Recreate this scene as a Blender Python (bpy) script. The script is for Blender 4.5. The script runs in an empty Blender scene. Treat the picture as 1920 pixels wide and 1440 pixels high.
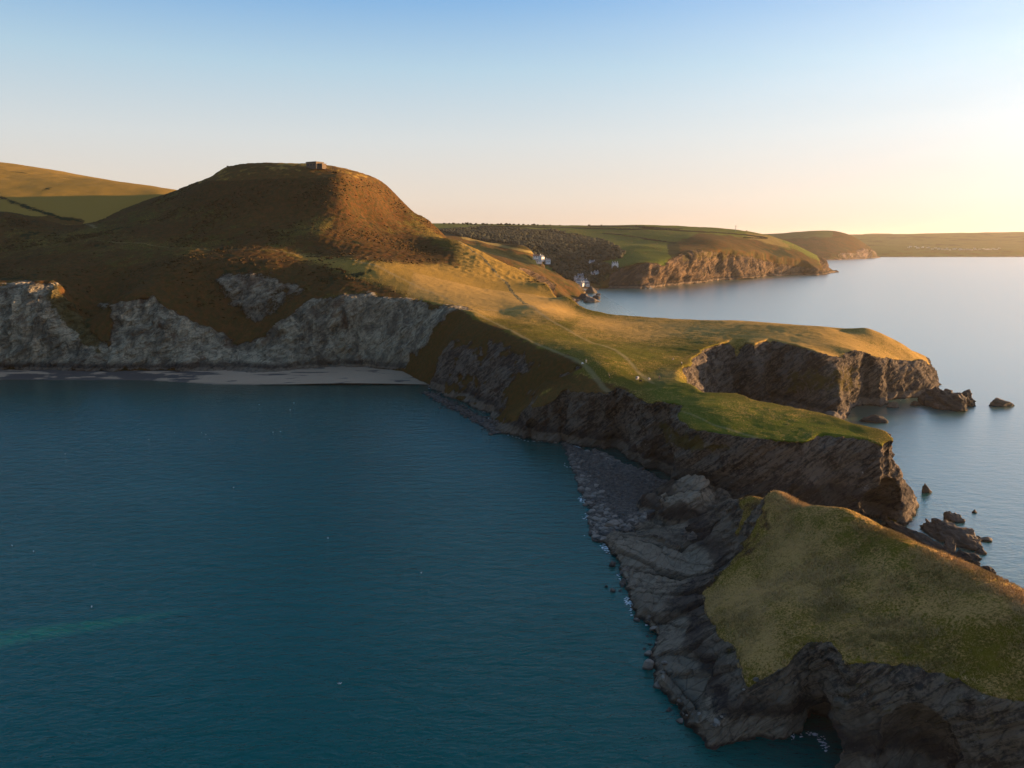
import bpy, math, random
import numpy as np
from mathutils import Vector, Matrix

# ------------------------------------------------------------------ camera, sky, sun
scene = bpy.context.scene
COL = scene.collection
CAMH = 90.0
FPX = 1450.0
PITCH = math.atan(270.0 / FPX)
cam_d = bpy.data.cameras.new("camera")
cam = bpy.data.objects.new("camera", cam_d)
COL.objects.link(cam)
cam.location = (0, 0, CAMH)
cam.rotation_euler = (math.pi / 2 - PITCH, 0, 0)
cam_d.sensor_fit = 'HORIZONTAL'
cam_d.sensor_width = 36.0
cam_d.lens = 36.0 * FPX / 1920.0
cam_d.clip_start = 1.0
cam_d.clip_end = 60000.0
scene.camera = cam

SUN_AZ = math.radians(75.0)      # right of the view direction
SUN_EL = math.radians(5.7)
sun_dir = Vector((math.sin(SUN_AZ) * math.cos(SUN_EL), math.cos(SUN_AZ) * math.cos(SUN_EL), math.sin(SUN_EL)))
world = bpy.data.worlds.new("World")
scene.world = world
world.use_nodes = True
wn = world.node_tree
for n in list(wn.nodes):
    wn.nodes.remove(n)
w_out = wn.nodes.new('ShaderNodeOutputWorld')
w_bg = wn.nodes.new('ShaderNodeBackground')
w_sky = wn.nodes.new('ShaderNodeTexSky')
w_sky.sky_type = 'NISHITA'
w_sky.sun_disc = False
w_sky.sun_elevation = SUN_EL
w_sky.sun_rotation = SUN_AZ
w_sky.altitude = 50
w_sky.air_density = 1.0
w_sky.dust_density = 2.2
w_sky.ozone_density = 3.0
w_bg.inputs['Strength'].default_value = 0.062
# low sun haze: the Nishita sky blended with the pale veil seen over the horizon
def wnode(t, **kw):
    n_ = wn.nodes.new(t)
    for k_, v_ in kw.items(): setattr(n_, k_, v_)
    return n_
def wmath(op, a, b=0.0, clamp=False):
    n_ = wnode('ShaderNodeMath', operation=op, use_clamp=clamp)
    for s_, v_ in ((0, a), (1, b)):
        if isinstance(v_, (int, float)): n_.inputs[s_].default_value = v_
        else: wn.links.new(v_, n_.inputs[s_])
    return n_.outputs[0]
w_tc = wnode('ShaderNodeTexCoord')
w_nrm = wnode('ShaderNodeVectorMath', operation='NORMALIZE')
wn.links.new(w_tc.outputs['Generated'], w_nrm.inputs[0])
w_sep = wnode('ShaderNodeSeparateXYZ')
wn.links.new(w_nrm.outputs[0], w_sep.inputs[0])
w_dot = wnode('ShaderNodeVectorMath', operation='DOT_PRODUCT')
wn.links.new(w_nrm.outputs[0], w_dot.inputs[0])
w_dot.inputs[1].default_value = (math.sin(SUN_AZ) * 0.93, math.cos(SUN_AZ) * 0.93, 0.36)
d01 = wmath('MAXIMUM', w_dot.outputs['Value'], 0.0)
w_ramp = wnode('ShaderNodeValToRGB')
SKYK = 0.08 * 2 ** 1.3
def lin(c):
    return tuple(((v / 255 + 0.055) / 1.055) ** 2.4 if v > 10 else v / 255 / 12.92 for v in c)
cr_ = w_ramp.color_ramp
stops = [(0.0, (221, 195, 173)), (0.05, (221, 208, 194)), (0.12, (206, 210, 210)), (0.20, (172, 199, 215)), (0.30, (102, 159, 212)), (0.5, (84, 134, 184)), (1.0, (86, 128, 168))]
while len(cr_.elements) < len(stops): cr_.elements.new(0.5)
for el_, (p_, c_) in zip(cr_.elements, stops):
    el_.position = p_
    el_.color = (*[v / SKYK * 0.2 for v in lin(c_)], 1)
wn.links.new(w_sep.outputs[2], w_ramp.inputs[0])
w_sc = wnode('ShaderNodeVectorMath', operation='SCALE')
wn.links.new(w_ramp.outputs[0], w_sc.inputs[0])
wn.links.new(wmath('ADD', wmath('MULTIPLY', w_dot.outputs['Value'], 0.08 * 5), 1.0 * 5), w_sc.inputs['Scale'])
w_mixs = wnode('ShaderNodeMix', data_type='RGBA')
w_mixs.inputs[0].default_value = 0.93
wn.links.new(w_sky.outputs[0], w_mixs.inputs[6]); wn.links.new(w_sc.outputs[0], w_mixs.inputs[7])
w_cn = wnode('ShaderNodeTexNoise'); w_cn.inputs['Scale'].default_value = 2.5; w_cn.inputs['Detail'].default_value = 6
w_map = wnode('ShaderNodeMapping'); w_map.inputs['Scale'].default_value = (1, 1, 6); w_map.inputs['Rotation'].default_value = (0.15, 0.2, 0)
wn.links.new(w_nrm.outputs[0], w_map.inputs[0]); wn.links.new(w_map.outputs[0], w_cn.inputs['Vector'])
glow = wmath('MULTIPLY', wmath('POWER', d01, 3.4), wmath('ADD', wmath('MULTIPLY', w_cn.outputs[0], 0.9), 0.55))
w_g2 = wnode('ShaderNodeVectorMath', operation='SCALE')
w_g2.inputs[0].default_value = (3.3, 3.05, 2.95)
wn.links.new(glow, w_g2.inputs['Scale'])
w_add = wnode('ShaderNodeVectorMath', operation='ADD')
wn.links.new(w_mixs.outputs[2], w_add.inputs[0]); wn.links.new(w_g2.outputs[0], w_add.inputs[1])
wn.links.new(w_add.outputs[0], w_bg.inputs['Color'])
wn.links.new(w_bg.outputs[0], w_out.inputs['Surface'])

sun_l = bpy.data.lights.new("sun", 'SUN')
sun_l.energy = 5.0
sun_l.angle = math.radians(0.6)
sun_l.color = (1.0, 0.60, 0.27)
sun = bpy.data.objects.new("sun", sun_l)
sun.rotation_euler = sun_dir.to_track_quat('Z', 'Y').to_euler()
COL.objects.link(sun)

scene.view_settings.view_transform = 'Standard'
scene.view_settings.look = 'None'
scene.view_settings.gamma = 1.0
scene.view_settings.exposure = 1.9
scene.render.engine = 'CYCLES'
scene.cycles.max_bounces = 5
scene.cycles.diffuse_bounces = 2
scene.cycles.volume_bounces = 0

# ------------------------------------------------------------------ tracing helpers
SP, CP = math.sin(PITCH), math.cos(PITCH)


def ray(px, py):
    u = (px - 960.0) / FPX
    v = (720.0 - py) / FPX
    return u, CP + v * SP, -SP + v * CP


def PZ(px, py, z=0.0):
    """world point seen at photo pixel px,py whose height is z"""
    a, b, c = ray(px, py)
    t = (z - CAMH) / c
    return (a * t, b * t, z)


def PY(px, py, y):
    """world point seen at photo pixel px,py whose northing is y"""
    a, b, c = ray(px, py)
    t = y / b
    return (a * t, y, CAMH + c * t)


def topx(P):
    x, y, z = P[:, 0], P[:, 1], P[:, 2] - CAMH
    f = y * CP - z * SP
    upv = y * SP + z * CP
    f = np.maximum(f, 1e-3)
    return np.stack([960 + FPX * x / f, 720 - FPX * upv / f, f], 1)


def smooth(a, b, x):
    t = np.clip((x - a) / (b - a), 0, 1)
    return t * t * (3 - 2 * t)


def _hash(ix, iy, iz, seed):
    h = (ix.astype(np.uint32) * np.uint32(374761393) + iy.astype(np.uint32) * np.uint32(668265263)
         + iz.astype(np.uint32) * np.uint32(2147483647) + np.uint32((seed * 974634777 + 12345) % 4294967295))
    h = (h ^ (h >> np.uint32(13))) * np.uint32(1274126177)
    h = h ^ (h >> np.uint32(16))
    h = h * np.uint32(2246822519)
    h = h ^ (h >> np.uint32(15))
    return (h & np.uint32(0xffffff)).astype(np.float32) / np.float32(0xffffff)


def noise(p, seed=0):
    """value noise, -1..1, p (N,3)"""
    p = p.astype(np.float32)
    ip = np.floor(p)
    f = p - ip
    f = f * f * f * (f * (f * 6 - 15) + 10)
    ip = ip.astype(np.int64)
    ix, iy, iz = ip[:, 0], ip[:, 1], ip[:, 2]
    out = 0
    for dx in (0, 1):
        wx = f[:, 0] if dx else 1 - f[:, 0]
        for dy in (0, 1):
            wy = f[:, 1] if dy else 1 - f[:, 1]
            for dz in (0, 1):
                wz = f[:, 2] if dz else 1 - f[:, 2]
                out = out + wx * wy * wz * _hash(ix + dx, iy + dy, iz + dz, seed)
    return out * 2 - 1


def fbm(p, size, octs=4, seed=0, gain=0.5, ridged=False):
    q = p / size
    a, s, tot = 1.0, 0, 0
    for o in range(octs):
        n = noise(q + 17.3 * o, seed + o)
        if ridged:
            n = 1 - 2 * np.abs(n)
        s = s + a * n
        tot += a
        a *= gain
        q = q * 2.03
    return s / tot


def xy3(x, y):
    return np.stack([x.ravel(), y.ravel(), np.zeros(x.size)], 1)


def seg_dist(x, y, poly, closed=True):
    """distance to polyline"""
    pts = np.array(poly, float)
    n = len(pts)
    best = np.full(x.shape, 1e12)
    rng = range(n if closed else n - 1)
    for i in rng:
        ax, ay = pts[i][0], pts[i][1]
        bx, by = pts[(i + 1) % n][0], pts[(i + 1) % n][1]
        dx, dy = bx - ax, by - ay
        L = dx * dx + dy * dy + 1e-9
        t = np.clip(((x - ax) * dx + (y - ay) * dy) / L, 0, 1)
        d = (x - ax - t * dx) ** 2 + (y - ay - t * dy) ** 2
        best = np.minimum(best, d)
    return np.sqrt(best)


def inside(x, y, poly):
    pts = np.array(poly, float)
    n = len(pts)
    c = np.zeros(x.shape, bool)
    for i in range(n):
        x1, y1 = pts[i][0], pts[i][1]
        x2, y2 = pts[(i + 1) % n][0], pts[(i + 1) % n][1]
        if y1 == y2:
            continue
        cond = ((y1 > y) != (y2 > y)) & (x < (x2 - x1) * (y - y1) / (y2 - y1) + x1)
        c ^= cond
    return c


def sdf_poly(x, y, poly):
    d = seg_dist(x, y, poly)
    return np.where(inside(x, y, poly), d, -d)


class TPS:
    def __init__(self, pts, lam=0.0):
        pts = np.array(pts, float)
        self.c = pts[:, :2]
        n = len(pts)
        self.s = 100.0
        c = self.c / self.s
        d = np.linalg.norm(c[:, None] - c[None], axis=2)
        K = self.phi(d) + lam * np.eye(n)
        Pm = np.hstack([np.ones((n, 1)), c])
        A = np.zeros((n + 3, n + 3))
        A[:n, :n] = K
        A[:n, n:] = Pm
        A[n:, :n] = Pm.T
        b = np.concatenate([pts[:, 2], [0, 0, 0]])
        self.w = np.linalg.solve(A, b)

    @staticmethod
    def phi(r):
        return np.where(r > 1e-9, r * r * np.log(np.maximum(r, 1e-9)), 0)

    def __call__(self, x, y):
        sh = x.shape
        x = x.ravel() / self.s
        y = y.ravel() / self.s
        out = self.w[-3] + self.w[-2] * x + self.w[-1] * y
        c = self.c / self.s
        for i in range(len(c)):
            r2 = (x - c[i, 0]) ** 2 + (y - c[i, 1]) ** 2
            out = out + self.w[i] * 0.5 * r2 * np.log(np.maximum(r2, 1e-12))
        return out.reshape(sh)


def set_props(o, label=None, cat=None, group=None, kind=None):
    if label: o['label'] = label
    if cat: o['category'] = cat
    if group: o['group'] = group
    if kind: o['kind'] = kind
    return o


def mesh_from(name, V, F, mat=None, smooth_sh=True, attrs=None):
    """V (N,3); F (M,4) or (M,3) array"""
    me = bpy.data.meshes.new(name)
    V = np.asarray(V, np.float32)
    F = np.asarray(F, np.int32)
    k = F.shape[1]
    me.vertices.add(len(V))
    me.vertices.foreach_set('co', V.ravel())
    me.loops.add(F.size)
    me.loops.foreach_set('vertex_index', F.ravel())
    me.polygons.add(len(F))
    me.polygons.foreach_set('loop_start', np.arange(0, F.size, k, dtype=np.int32))
    me.polygons.foreach_set('loop_total', np.full(len(F), k, np.int32))
    me.update(calc_edges=True)
    me.polygons.foreach_set('use_smooth', np.full(len(F), smooth_sh, bool))
    for an, arr in (attrs or {}).items():
        at = me.attributes.new(an, 'FLOAT_COLOR', 'POINT')
        at.data.foreach_set('color', np.asarray(arr, np.float32).ravel())
    if mat: me.materials.append(mat)
    return me


def add_obj(name, me, parent=None, loc=None):
    o = bpy.data.objects.new(name, me)
    COL.objects.link(o)
    if parent is not None: o.parent = parent
    if loc is not None: o.location = loc
    return o


def vnormals(V, F):
    if F.shape[1] == 4:
        n = np.cross(V[F[:, 2]] - V[F[:, 0]], V[F[:, 3]] - V[F[:, 1]])
    else:
        n = np.cross(V[F[:, 1]] - V[F[:, 0]], V[F[:, 2]] - V[F[:, 0]])
    N = np.zeros_like(V)
    for k in range(F.shape[1]):
        for c in range(3):
            N[:, c] += np.bincount(F[:, k], n[:, c], len(V))
    return N / np.maximum(np.linalg.norm(N, axis=1, keepdims=True), 1e-9)

# ------------------------------------------------------------------ materials


class NT:
    """tiny node DSL"""

    def __init__(self, name):
        self.m = bpy.data.materials.new(name)
        self.m.use_nodes = True
        self.t = self.m.node_tree
        for n in list(self.t.nodes):
            self.t.nodes.remove(n)
        self.out = self.t.nodes.new('ShaderNodeOutputMaterial')

    def n(self, typ, **kw):
        nd = self.t.nodes.new(typ)
        for k, v in kw.items():
            setattr(nd, k, v)
        return nd

    def link(self, a, b):
        self.t.links.new(a, b)

    def _in(self, sock, v):
        if isinstance(v, (int, float)):
            sock.default_value = v
        elif isinstance(v, tuple):
            sock.default_value = v if len(sock.default_value) == len(v) else (*v, 1.0)
        else:
            self.link(v, sock)

    def math(self, op, a, b=0.0, c=0.0, clamp=False):
        nd = self.n('ShaderNodeMath', operation=op, use_clamp=clamp)
        self._in(nd.inputs[0], a)
        self._in(nd.inputs[1], b)
        self._in(nd.inputs[2], c)
        return nd.outputs[0]

    def mix(self, f, a, b, blend='MIX'):
        nd = self.n('ShaderNodeMix', data_type='RGBA', blend_type=blend)
        self._in(nd.inputs[0], f)
        self._in(nd.inputs[6], a)
        self._in(nd.inputs[7], b)
        return nd.outputs[2]

    def ramp(self, v, lo, hi, a=0.0, b=1.0):
        nd = self.n('ShaderNodeMapRange', interpolation_type='SMOOTHSTEP')
        self._in(nd.inputs[0], v)
        self._in(nd.inputs[1], lo)
        self._in(nd.inputs[2], hi)
        self._in(nd.inputs[3], a)
        self._in(nd.inputs[4], b)
        return nd.outputs[0]

    def noise(self, vec, scale, detail=4, rough=0.55, dist=0.0):
        nd = self.n('ShaderNodeTexNoise')
        if vec is not None: self.link(vec, nd.inputs['Vector'])
        nd.inputs['Scale'].default_value = scale
        nd.inputs['Detail'].default_value = detail
        nd.inputs['Roughness'].default_value = rough
        nd.inputs['Distortion'].default_value = dist
        return nd.outputs[0]

    def voro(self, vec, scale, feature='F1'):
        nd = self.n('ShaderNodeTexVoronoi', feature=feature)
        self.link(vec, nd.inputs['Vector'])
        nd.inputs['Scale'].default_value = scale
        return nd

    def pos(self):
        return self.n('ShaderNodeNewGeometry').outputs['Position']

    def mapping(self, vec, scale=(1, 1, 1), rot=(0, 0, 0)):
        nd = self.n('ShaderNodeMapping')
        self.link(vec, nd.inputs[0])
        nd.inputs['Scale'].default_value = scale
        nd.inputs['Rotation'].default_value = rot
        return nd.outputs[0]

    def attr(self, name):
        a = self.n('ShaderNodeAttribute', attribute_name=name)
        s = self.n('ShaderNodeSeparateColor')
        self.link(a.outputs['Color'], s.inputs[0])
        return s.outputs[0], s.outputs[1], s.outputs[2], a.outputs['Alpha']

    def bsdf(self, color, rough=0.9, bump=None, bump_d=0.1, bump_s=1.0, spec=0.2, metallic=0.0):
        p = self.n('ShaderNodeBsdfPrincipled')
        self._in(p.inputs['Base Color'], color)
        self._in(p.inputs['Roughness'], rough)
        p.inputs['Specular IOR Level'].default_value = spec
        p.inputs['Metallic'].default_value = metallic
        if bump is not None:
            b = self.n('ShaderNodeBump')
            b.inputs['Strength'].default_value = bump_s
            b.inputs['Distance'].default_value = bump_d
            self.link(bump, b.inputs['Height'])
            self.link(b.outputs[0], p.inputs['Normal'])
        self.link(p.outputs[0], self.out.inputs['Surface'])
        return p


def terrain_material(name, k=1.0, green=(0.060, 0.075, 0.014), straw=(0.20, 0.14, 0.045),
                     dry=0.5, rock_d=(0.036, 0.030, 0.026), rock_l=(0.145, 0.115, 0.088),
                     pale_c=(0.37, 0.305, 0.21), bed=(0.60, -0.25, -0.76), gbump=0.25, elong=0.22):
    """k = feature size multiplier (1 close up, larger far away).
    attribute za: rock, bracken, path, pale ; zb: moss on rock, bright green, dark scrub, dry"""
    m = NT(name)
    P = m.pos()
    rock, brk, path, pale = m.attr('za')
    moss, lush, scrub, dryz = m.attr('zb')
    n_big = m.noise(P, 0.035 / k, 3)
    n_mid = m.noise(P, 0.22 / k, 4, 0.6)
    n_fine = m.noise(P, 1.6 / k, 4, 0.65)
    # grass
    f = m.math('ADD', m.math('MULTIPLY', n_big, 0.4), m.math('MULTIPLY', n_mid, 0.5))
    f = m.math('ADD', f, m.math('MULTIPLY', n_fine, 1.3))
    f = m.math('ADD', f, m.math('MULTIPLY', dryz, 0.6))
    f = m.ramp(f, 1.36 - 0.5 * dry, 1.66 - 0.5 * dry)
    g = m.mix(m.ramp(n_mid, 0.3, 0.7), green, tuple(c * 0.62 for c in green))
    g = m.mix(lush, g, (0.060, 0.078, 0.008))
    g = m.mix(f, g, straw)
    tip = m.ramp(m.noise(P, 3.1 / k, 3, 0.7), 0.55, 0.75)
    g = m.mix(m.math('MULTIPLY', tip, 0.5), g, tuple(c * 1.35 for c in straw))
    # bracken / heather
    bm = m.ramp(m.math('ADD', brk, m.math('MULTIPLY', m.math('SUBTRACT', n_mid, 0.5), 1.2)), 0.35, 0.65)
    bc = m.mix(m.ramp(m.noise(P, 0.5 / k, 4, 0.6), 0.35, 0.65), (0.085, 0.034, 0.012), (0.038, 0.028, 0.010))
    g = m.mix(m.math('MULTIPLY', bm, 0.85), g, bc)
    sm = m.ramp(m.math('ADD', scrub, m.math('MULTIPLY', m.math('SUBTRACT', n_mid, 0.5), 1.4)), 0.4, 0.6)
    g = m.mix(sm, g, (0.018, 0.024, 0.010))
    g = m.mix(m.math('MULTIPLY', path, 0.45), g, (0.24, 0.19, 0.10))
    # rock
    dt = m.n('ShaderNodeVectorMath', operation='DOT_PRODUCT')
    m.link(P, dt.inputs[0]); dt.inputs[1].default_value = bed
    sc1 = m.n('ShaderNodeVectorMath', operation='SCALE')
    m.link(P, sc1.inputs[0]); sc1.inputs['Scale'].default_value = elong
    sc2 = m.n('ShaderNodeVectorMath', operation='SCALE')
    sc2.inputs[0].default_value = bed; m.link(dt.outputs['Value'], sc2.inputs['Scale'])
    ad = m.n('ShaderNodeVectorMath', operation='ADD')
    m.link(sc1.outputs[0], ad.inputs[0]); m.link(sc2.outputs[0], ad.inputs[1])
    B = ad.outputs[0]
    strata = m.noise(B, 0.9 / k, 5, 0.62, 0.6)
    blot = m.noise(P, 0.12 / k, 5, 0.6, 0.8)
    fr = m.math('ADD', m.math('MULTIPLY', strata, 0.6), m.math('MULTIPLY', blot, 0.6))
    r = m.mix(m.ramp(m.math('ADD', fr, m.math('MULTIPLY', m.math('SUBTRACT', m.noise(P, 1.1 / k, 5, 0.75), 0.5), 0.5)), 0.50, 0.68), rock_d, rock_l)
    zc_, zc2, zc3, zc4 = m.attr('zc')
    r = m.mix(zc_, r, rock_l)
    r = m.mix(zc2, r, rock_d)
    pl = m.mix(m.ramp(m.noise(m.mapping(P, (1, 1, 0.55)), 0.16 / k, 8, 0.72, 0.6), 0.38, 0.62), (0.10, 0.09, 0.068), pale_c)
    pl = m.mix(m.ramp(strata, 0.35, 0.50, 0.5, 0.0), pl, (0.03, 0.03, 0.032))
    pl = m.mix(m.ramp(m.noise(P, 0.13 / k, 4, 0.6, 0.5), 0.57, 0.70, 0.0, 0.7), pl, (0.09, 0.045, 0.025))
    r = m.mix(pale, r, pl)
    mm = m.ramp(m.math('ADD', moss, m.math('MULTIPLY', m.math('SUBTRACT', m.noise(P, 0.3 / k, 5, 0.65), 0.5), 1.6)), 0.38, 0.62)
    r = m.mix(m.math('MULTIPLY', mm, 0.9), r, m.mix(n_fine, (0.05, 0.048, 0.012), (0.10, 0.065, 0.02)))
    lich = m.ramp(m.noise(P, 0.45 / k, 5, 0.7), 0.66, 0.74)
    r = m.mix(m.math('MULTIPLY', lich, 0.5), r, (0.22, 0.15, 0.03))
    gu = m.ramp(m.noise(P, 0.8 / k, 3, 0.6), 0.70, 0.76)
    r = m.mix(m.math('MULTIPLY', gu, 0.45), r, (0.50, 0.49, 0.46))
    # tidal bands: barnacle-pale band above a dark wet one
    sx = m.n('ShaderNodeSeparateXYZ')
    m.link(P, sx.inputs[0])
    z = m.math('ADD', sx.outputs[2], m.math('MULTIPLY', m.math('SUBTRACT', n_mid, 0.5), 2.2))
    band = m.math('MULTIPLY', m.ramp(z, 0.6, 1.2), m.ramp(z, 3.6, 4.6, 1.0, 0.0))
    r = m.mix(m.math('MULTIPLY', band, 0.55), r, m.mix(n_fine, (0.15, 0.115, 0.085), (0.23, 0.185, 0.14)))
    blk = m.math('MULTIPLY', m.ramp(z, 4.0, 5.0), m.ramp(z, 6.0, 9.0, 1.0, 0.0))
    r = m.mix(m.math('MULTIPLY', blk, 0.6), r, (0.022, 0.022, 0.024))
    wet = m.ramp(sx.outputs[2], 0.2, 0.9, 1.0, 0.0)
    r = m.mix(m.math('MULTIPLY', wet, 0.8), r, (0.02, 0.018, 0.016))
    rm = m.math('ADD', rock, m.math('MULTIPLY', m.math('SUBTRACT', n_mid, 0.5), 0.9))
    rm = m.math('ADD', rm, m.math('MULTIPLY', m.math('SUBTRACT', n_fine, 0.5), 0.5))
    rm = m.ramp(rm, 0.42, 0.58)
    crk = m.voro(B, 0.42 / k, 'DISTANCE_TO_EDGE').outputs[0]
    r = m.mix(m.ramp(crk, 0.0, 0.05, 0.4, 0.0), r, (0.012, 0.011, 0.012))
    col = m.mix(rm, g, r)
    hb = m.math('ADD', m.math('MULTIPLY', n_fine, gbump * k), m.math('MULTIPLY', n_mid, 0.6 * gbump * k))
    crack = m.voro(B, 0.42 / k, 'DISTANCE_TO_EDGE').outputs[0]
    rb = m.math('ADD', m.math('MULTIPLY', strata, 1.6 * k), m.math('MULTIPLY', m.ramp(crack, 0.0, 0.08), 0.25 * k))
    rb = m.math('ADD', rb, m.math('MULTIPLY', n_fine, 0.35 * k))
    hm = m.n('ShaderNodeMix', data_type='FLOAT')
    m._in(hm.inputs[0], rm)
    m._in(hm.inputs[2], hb)
    m._in(hm.inputs[3], rb)
    m.bsdf(col, 0.95, hm.outputs[0], 1.0, 0.9, 0.02)
    return m.m


MAT_HEAD = terrain_material("headland_turf_and_slate", 1.0, straw=(0.31, 0.19, 0.055), green=(0.092, 0.077, 0.010))
MAT_ISLE = terrain_material("island_turf_and_slate", 0.7, straw=(0.38, 0.215, 0.075), green=(0.120, 0.088, 0.008), dry=0.52, gbump=0.5, rock_d=(0.044, 0.036, 0.030), rock_l=(0.26, 0.195, 0.14))
MAT_HILL = terrain_material("hill_turf_and_cliff", 1.8, elong=0.6, straw=(0.24, 0.148, 0.034), green=(0.060, 0.050, 0.012), dry=0.6)
MAT_FAR = terrain_material("far_coast_turf_and_cliff", 7.0, green=(0.095, 0.115, 0.020), dry=0.35, rock_d=(0.05, 0.036, 0.027), rock_l=(0.13, 0.085, 0.052))

# sea
m = NT("sea_water")
P = m.pos()
a1 = m.noise(m.mapping(P, (0.45, 1.0, 1.0), (0, 0, math.radians(12))), 0.32, 4, 0.62, 0.3)
a2 = m.noise(m.mapping(P, (0.5, 1.0, 1.0), (0, 0, math.radians(-8))), 1.3, 3, 0.6)
a3 = m.noise(P, 0.03, 3, 0.5)
h = m.math('ADD', m.math('MULTIPLY', a1, 0.95), m.math('MULTIPLY', a2, 0.24))
calm = m.ramp(m.noise(m.mapping(P, (0.25, 1.0, 1.0), (0, 0, 0.3)), 0.012, 3, 0.5, 0.8), 0.35, 0.65, 0.85, 1.05)
h = m.math('MULTIPLY', h, calm)
sxx = m.n('ShaderNodeSeparateXYZ')
m.link(P, sxx.inputs[0])
h = m.math('MULTIPLY', h, m.math('MULTIPLY', m.ramp(sxx.outputs[1], 140.0, 700.0, 0.85, 0.2), m.ramp(sxx.outputs[0], 60.0, 180.0, 1.0, 0.4)))
wc = m.mix(a3, (0.0004, 0.058, 0.052), (0.0005, 0.072, 0.064))
sx = m.n('ShaderNodeSeparateXYZ')
m.link(P, sx.inputs[0])
# shallows over dark weed and sand below the beach
ny = m.math('ADD', sx.outputs[1], m.math('MULTIPLY', m.math('SUBTRACT', m.noise(m.mapping(P, (0.3, 1, 1)), 0.03, 3), 0.5), 90.0))
wc = m.mix(m.math('MULTIPLY', m.math('MULTIPLY', m.ramp(ny, 425.0, 500.0), m.ramp(sx.outputs[0], -20.0, -60.0)), 0.8), wc, (0.018, 0.034, 0.026))
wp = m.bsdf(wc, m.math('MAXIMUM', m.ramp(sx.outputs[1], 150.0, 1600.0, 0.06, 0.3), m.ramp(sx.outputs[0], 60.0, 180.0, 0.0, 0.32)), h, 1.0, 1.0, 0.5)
wp.inputs['IOR'].default_value = 1.33
wp.inputs['Specular Tint'].default_value = (0.05, 0.85, 0.75, 1.0)
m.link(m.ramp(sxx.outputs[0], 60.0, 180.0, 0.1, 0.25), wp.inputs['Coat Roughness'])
m.link(m.ramp(sxx.outputs[0], 20.0, 170.0, 0.0, 1.0), wp.inputs['Coat Weight'])  # glossy layer added over the right-hand water to brighten its reflection
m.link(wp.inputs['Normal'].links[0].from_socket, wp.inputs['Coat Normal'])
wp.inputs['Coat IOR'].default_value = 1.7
MAT_SEA = m.m

# sand
m = NT("beach_sand")
P = m.pos()
c = m.mix(m.noise(P, 0.06, 4, 0.6), (0.25, 0.17, 0.115), (0.34, 0.235, 0.155))
sx = m.n('ShaderNodeSeparateXYZ')
m.link(P, sx.inputs[0])
wd = m.math('ADD', m.noise(m.mapping(P, (0.3, 1, 1)), 0.13, 5), m.ramp(sx.outputs[0], -150.0, -260.0, 0.0, 0.16))
c = m.mix(m.ramp(wd, 0.58, 0.64, 0.0, 0.9), c, (0.03, 0.03, 0.032))
c = m.mix(m.ramp(sx.outputs[2], 0.5, 0.15, 0.0, 0.5), c, (0.10, 0.075, 0.055))
m.bsdf(c, 0.9, m.noise(P, 2.0, 3), 0.05)
MAT_SAND = m.m


def rock_material(name, dark, light, k=1.0, band=True):
    m = NT(name)
    P = m.pos()
    oi = m.n('ShaderNodeObjectInfo')
    B = m.mapping(P, (0.3, 0.3, 1.0), (0.9, 0.35, 0))
    s = m.noise(B, 1.6 / k, 5, 0.65, 0.5)
    f = m.math('ADD', m.math('MULTIPLY', s, 0.8), m.math('MULTIPLY', oi.outputs['Random'], 0.35))
    c = m.mix(m.ramp(f, 0.35, 0.85), dark, light)
    sx = m.n('ShaderNodeSeparateXYZ')
    m.link(P, sx.inputs[0])
    c = m.mix(m.ramp(sx.outputs[2], 0.15, 0.6, 0.85, 0.0), c, (0.015, 0.014, 0.013))
    m.bsdf(c, 0.85, m.math('ADD', s, m.math('MULTIPLY', m.noise(P, 5 / k, 3, 0.7), 0.3)), 0.4 * k, 1.0, 0.25)
    return m.m


MAT_BOULDER = rock_material("beach_boulder_stone", (0.04, 0.036, 0.034), (0.25, 0.205, 0.17), 0.7)
MAT_SEAROCK = rock_material("sea_rock_slate", (0.035, 0.028, 0.022), (0.13, 0.10, 0.075), 1.6)


def flat_mat(name, col, rough=0.8, var=0.15, scale=2.0):
    m = NT(name)
    c = m.mix(m.noise(m.pos(), scale, 3), tuple(x * (1 - var) for x in col), tuple(x * (1 + var) for x in col))
    m.bsdf(c, rough)
    return m.m

# ------------------------------------------------------------------ land building


class Land:
    extra = None

    def __init__(self, coast, top, ctrl, prof=1.6, warp=2.0, wsize=16.0, seed=1, lam=0.0, sea=0.6, octs=4):
        self.octs = octs
        self.coast = [p[:2] for p in coast] if coast else None
        self.top = [p[:2] for p in top] if top else None
        self.tps = TPS(list(ctrl) + (list(top) if top else []), lam)
        self.prof, self.warp, self.ws, self.seed, self.sea = prof, warp, wsize, seed, sea

    def height(self, x, y):
        """returns z, t (0 at shore, 1 on top)"""
        S = self.tps(x, y)
        if self.extra: S = S + self.extra(x, y)
        if self.coast is None:
            return S, np.ones_like(S)
        q = xy3(x, y)
        wx = fbm(q, self.ws, self.octs, self.seed).reshape(x.shape) * self.warp
        wy = fbm(q, self.ws, self.octs, self.seed + 50).reshape(x.shape) * self.warp
        xx, yy = x + wx, y + wy
        dC = sdf_poly(xx, yy, self.coast)
        dT = sdf_poly(xx, yy, self.top)
        t = np.where(dT > 0, 1.0, np.where(dC <= 0, 0.0, dC / (np.abs(dC) + np.abs(dT) + 1e-6)))
        # where the top polygon touches/exceeds the coast
        z = S * (1 - (1 - t) ** self.prof)
        z = np.where(dC <= 0, np.maximum(dC * self.sea, -4.0) - 0.4, z)
        return z, t


def grid_solid(land, bbox, step):
    x0, x1, y0, y1 = bbox
    nx = int((x1 - x0) / step) + 1
    ny = int((y1 - y0) / step) + 1
    X, Y = np.meshgrid(np.linspace(x0, x1, nx), np.linspace(y0, y1, ny))
    Z, T = land.height(X, Y)
    return X, Y, Z, T


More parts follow.
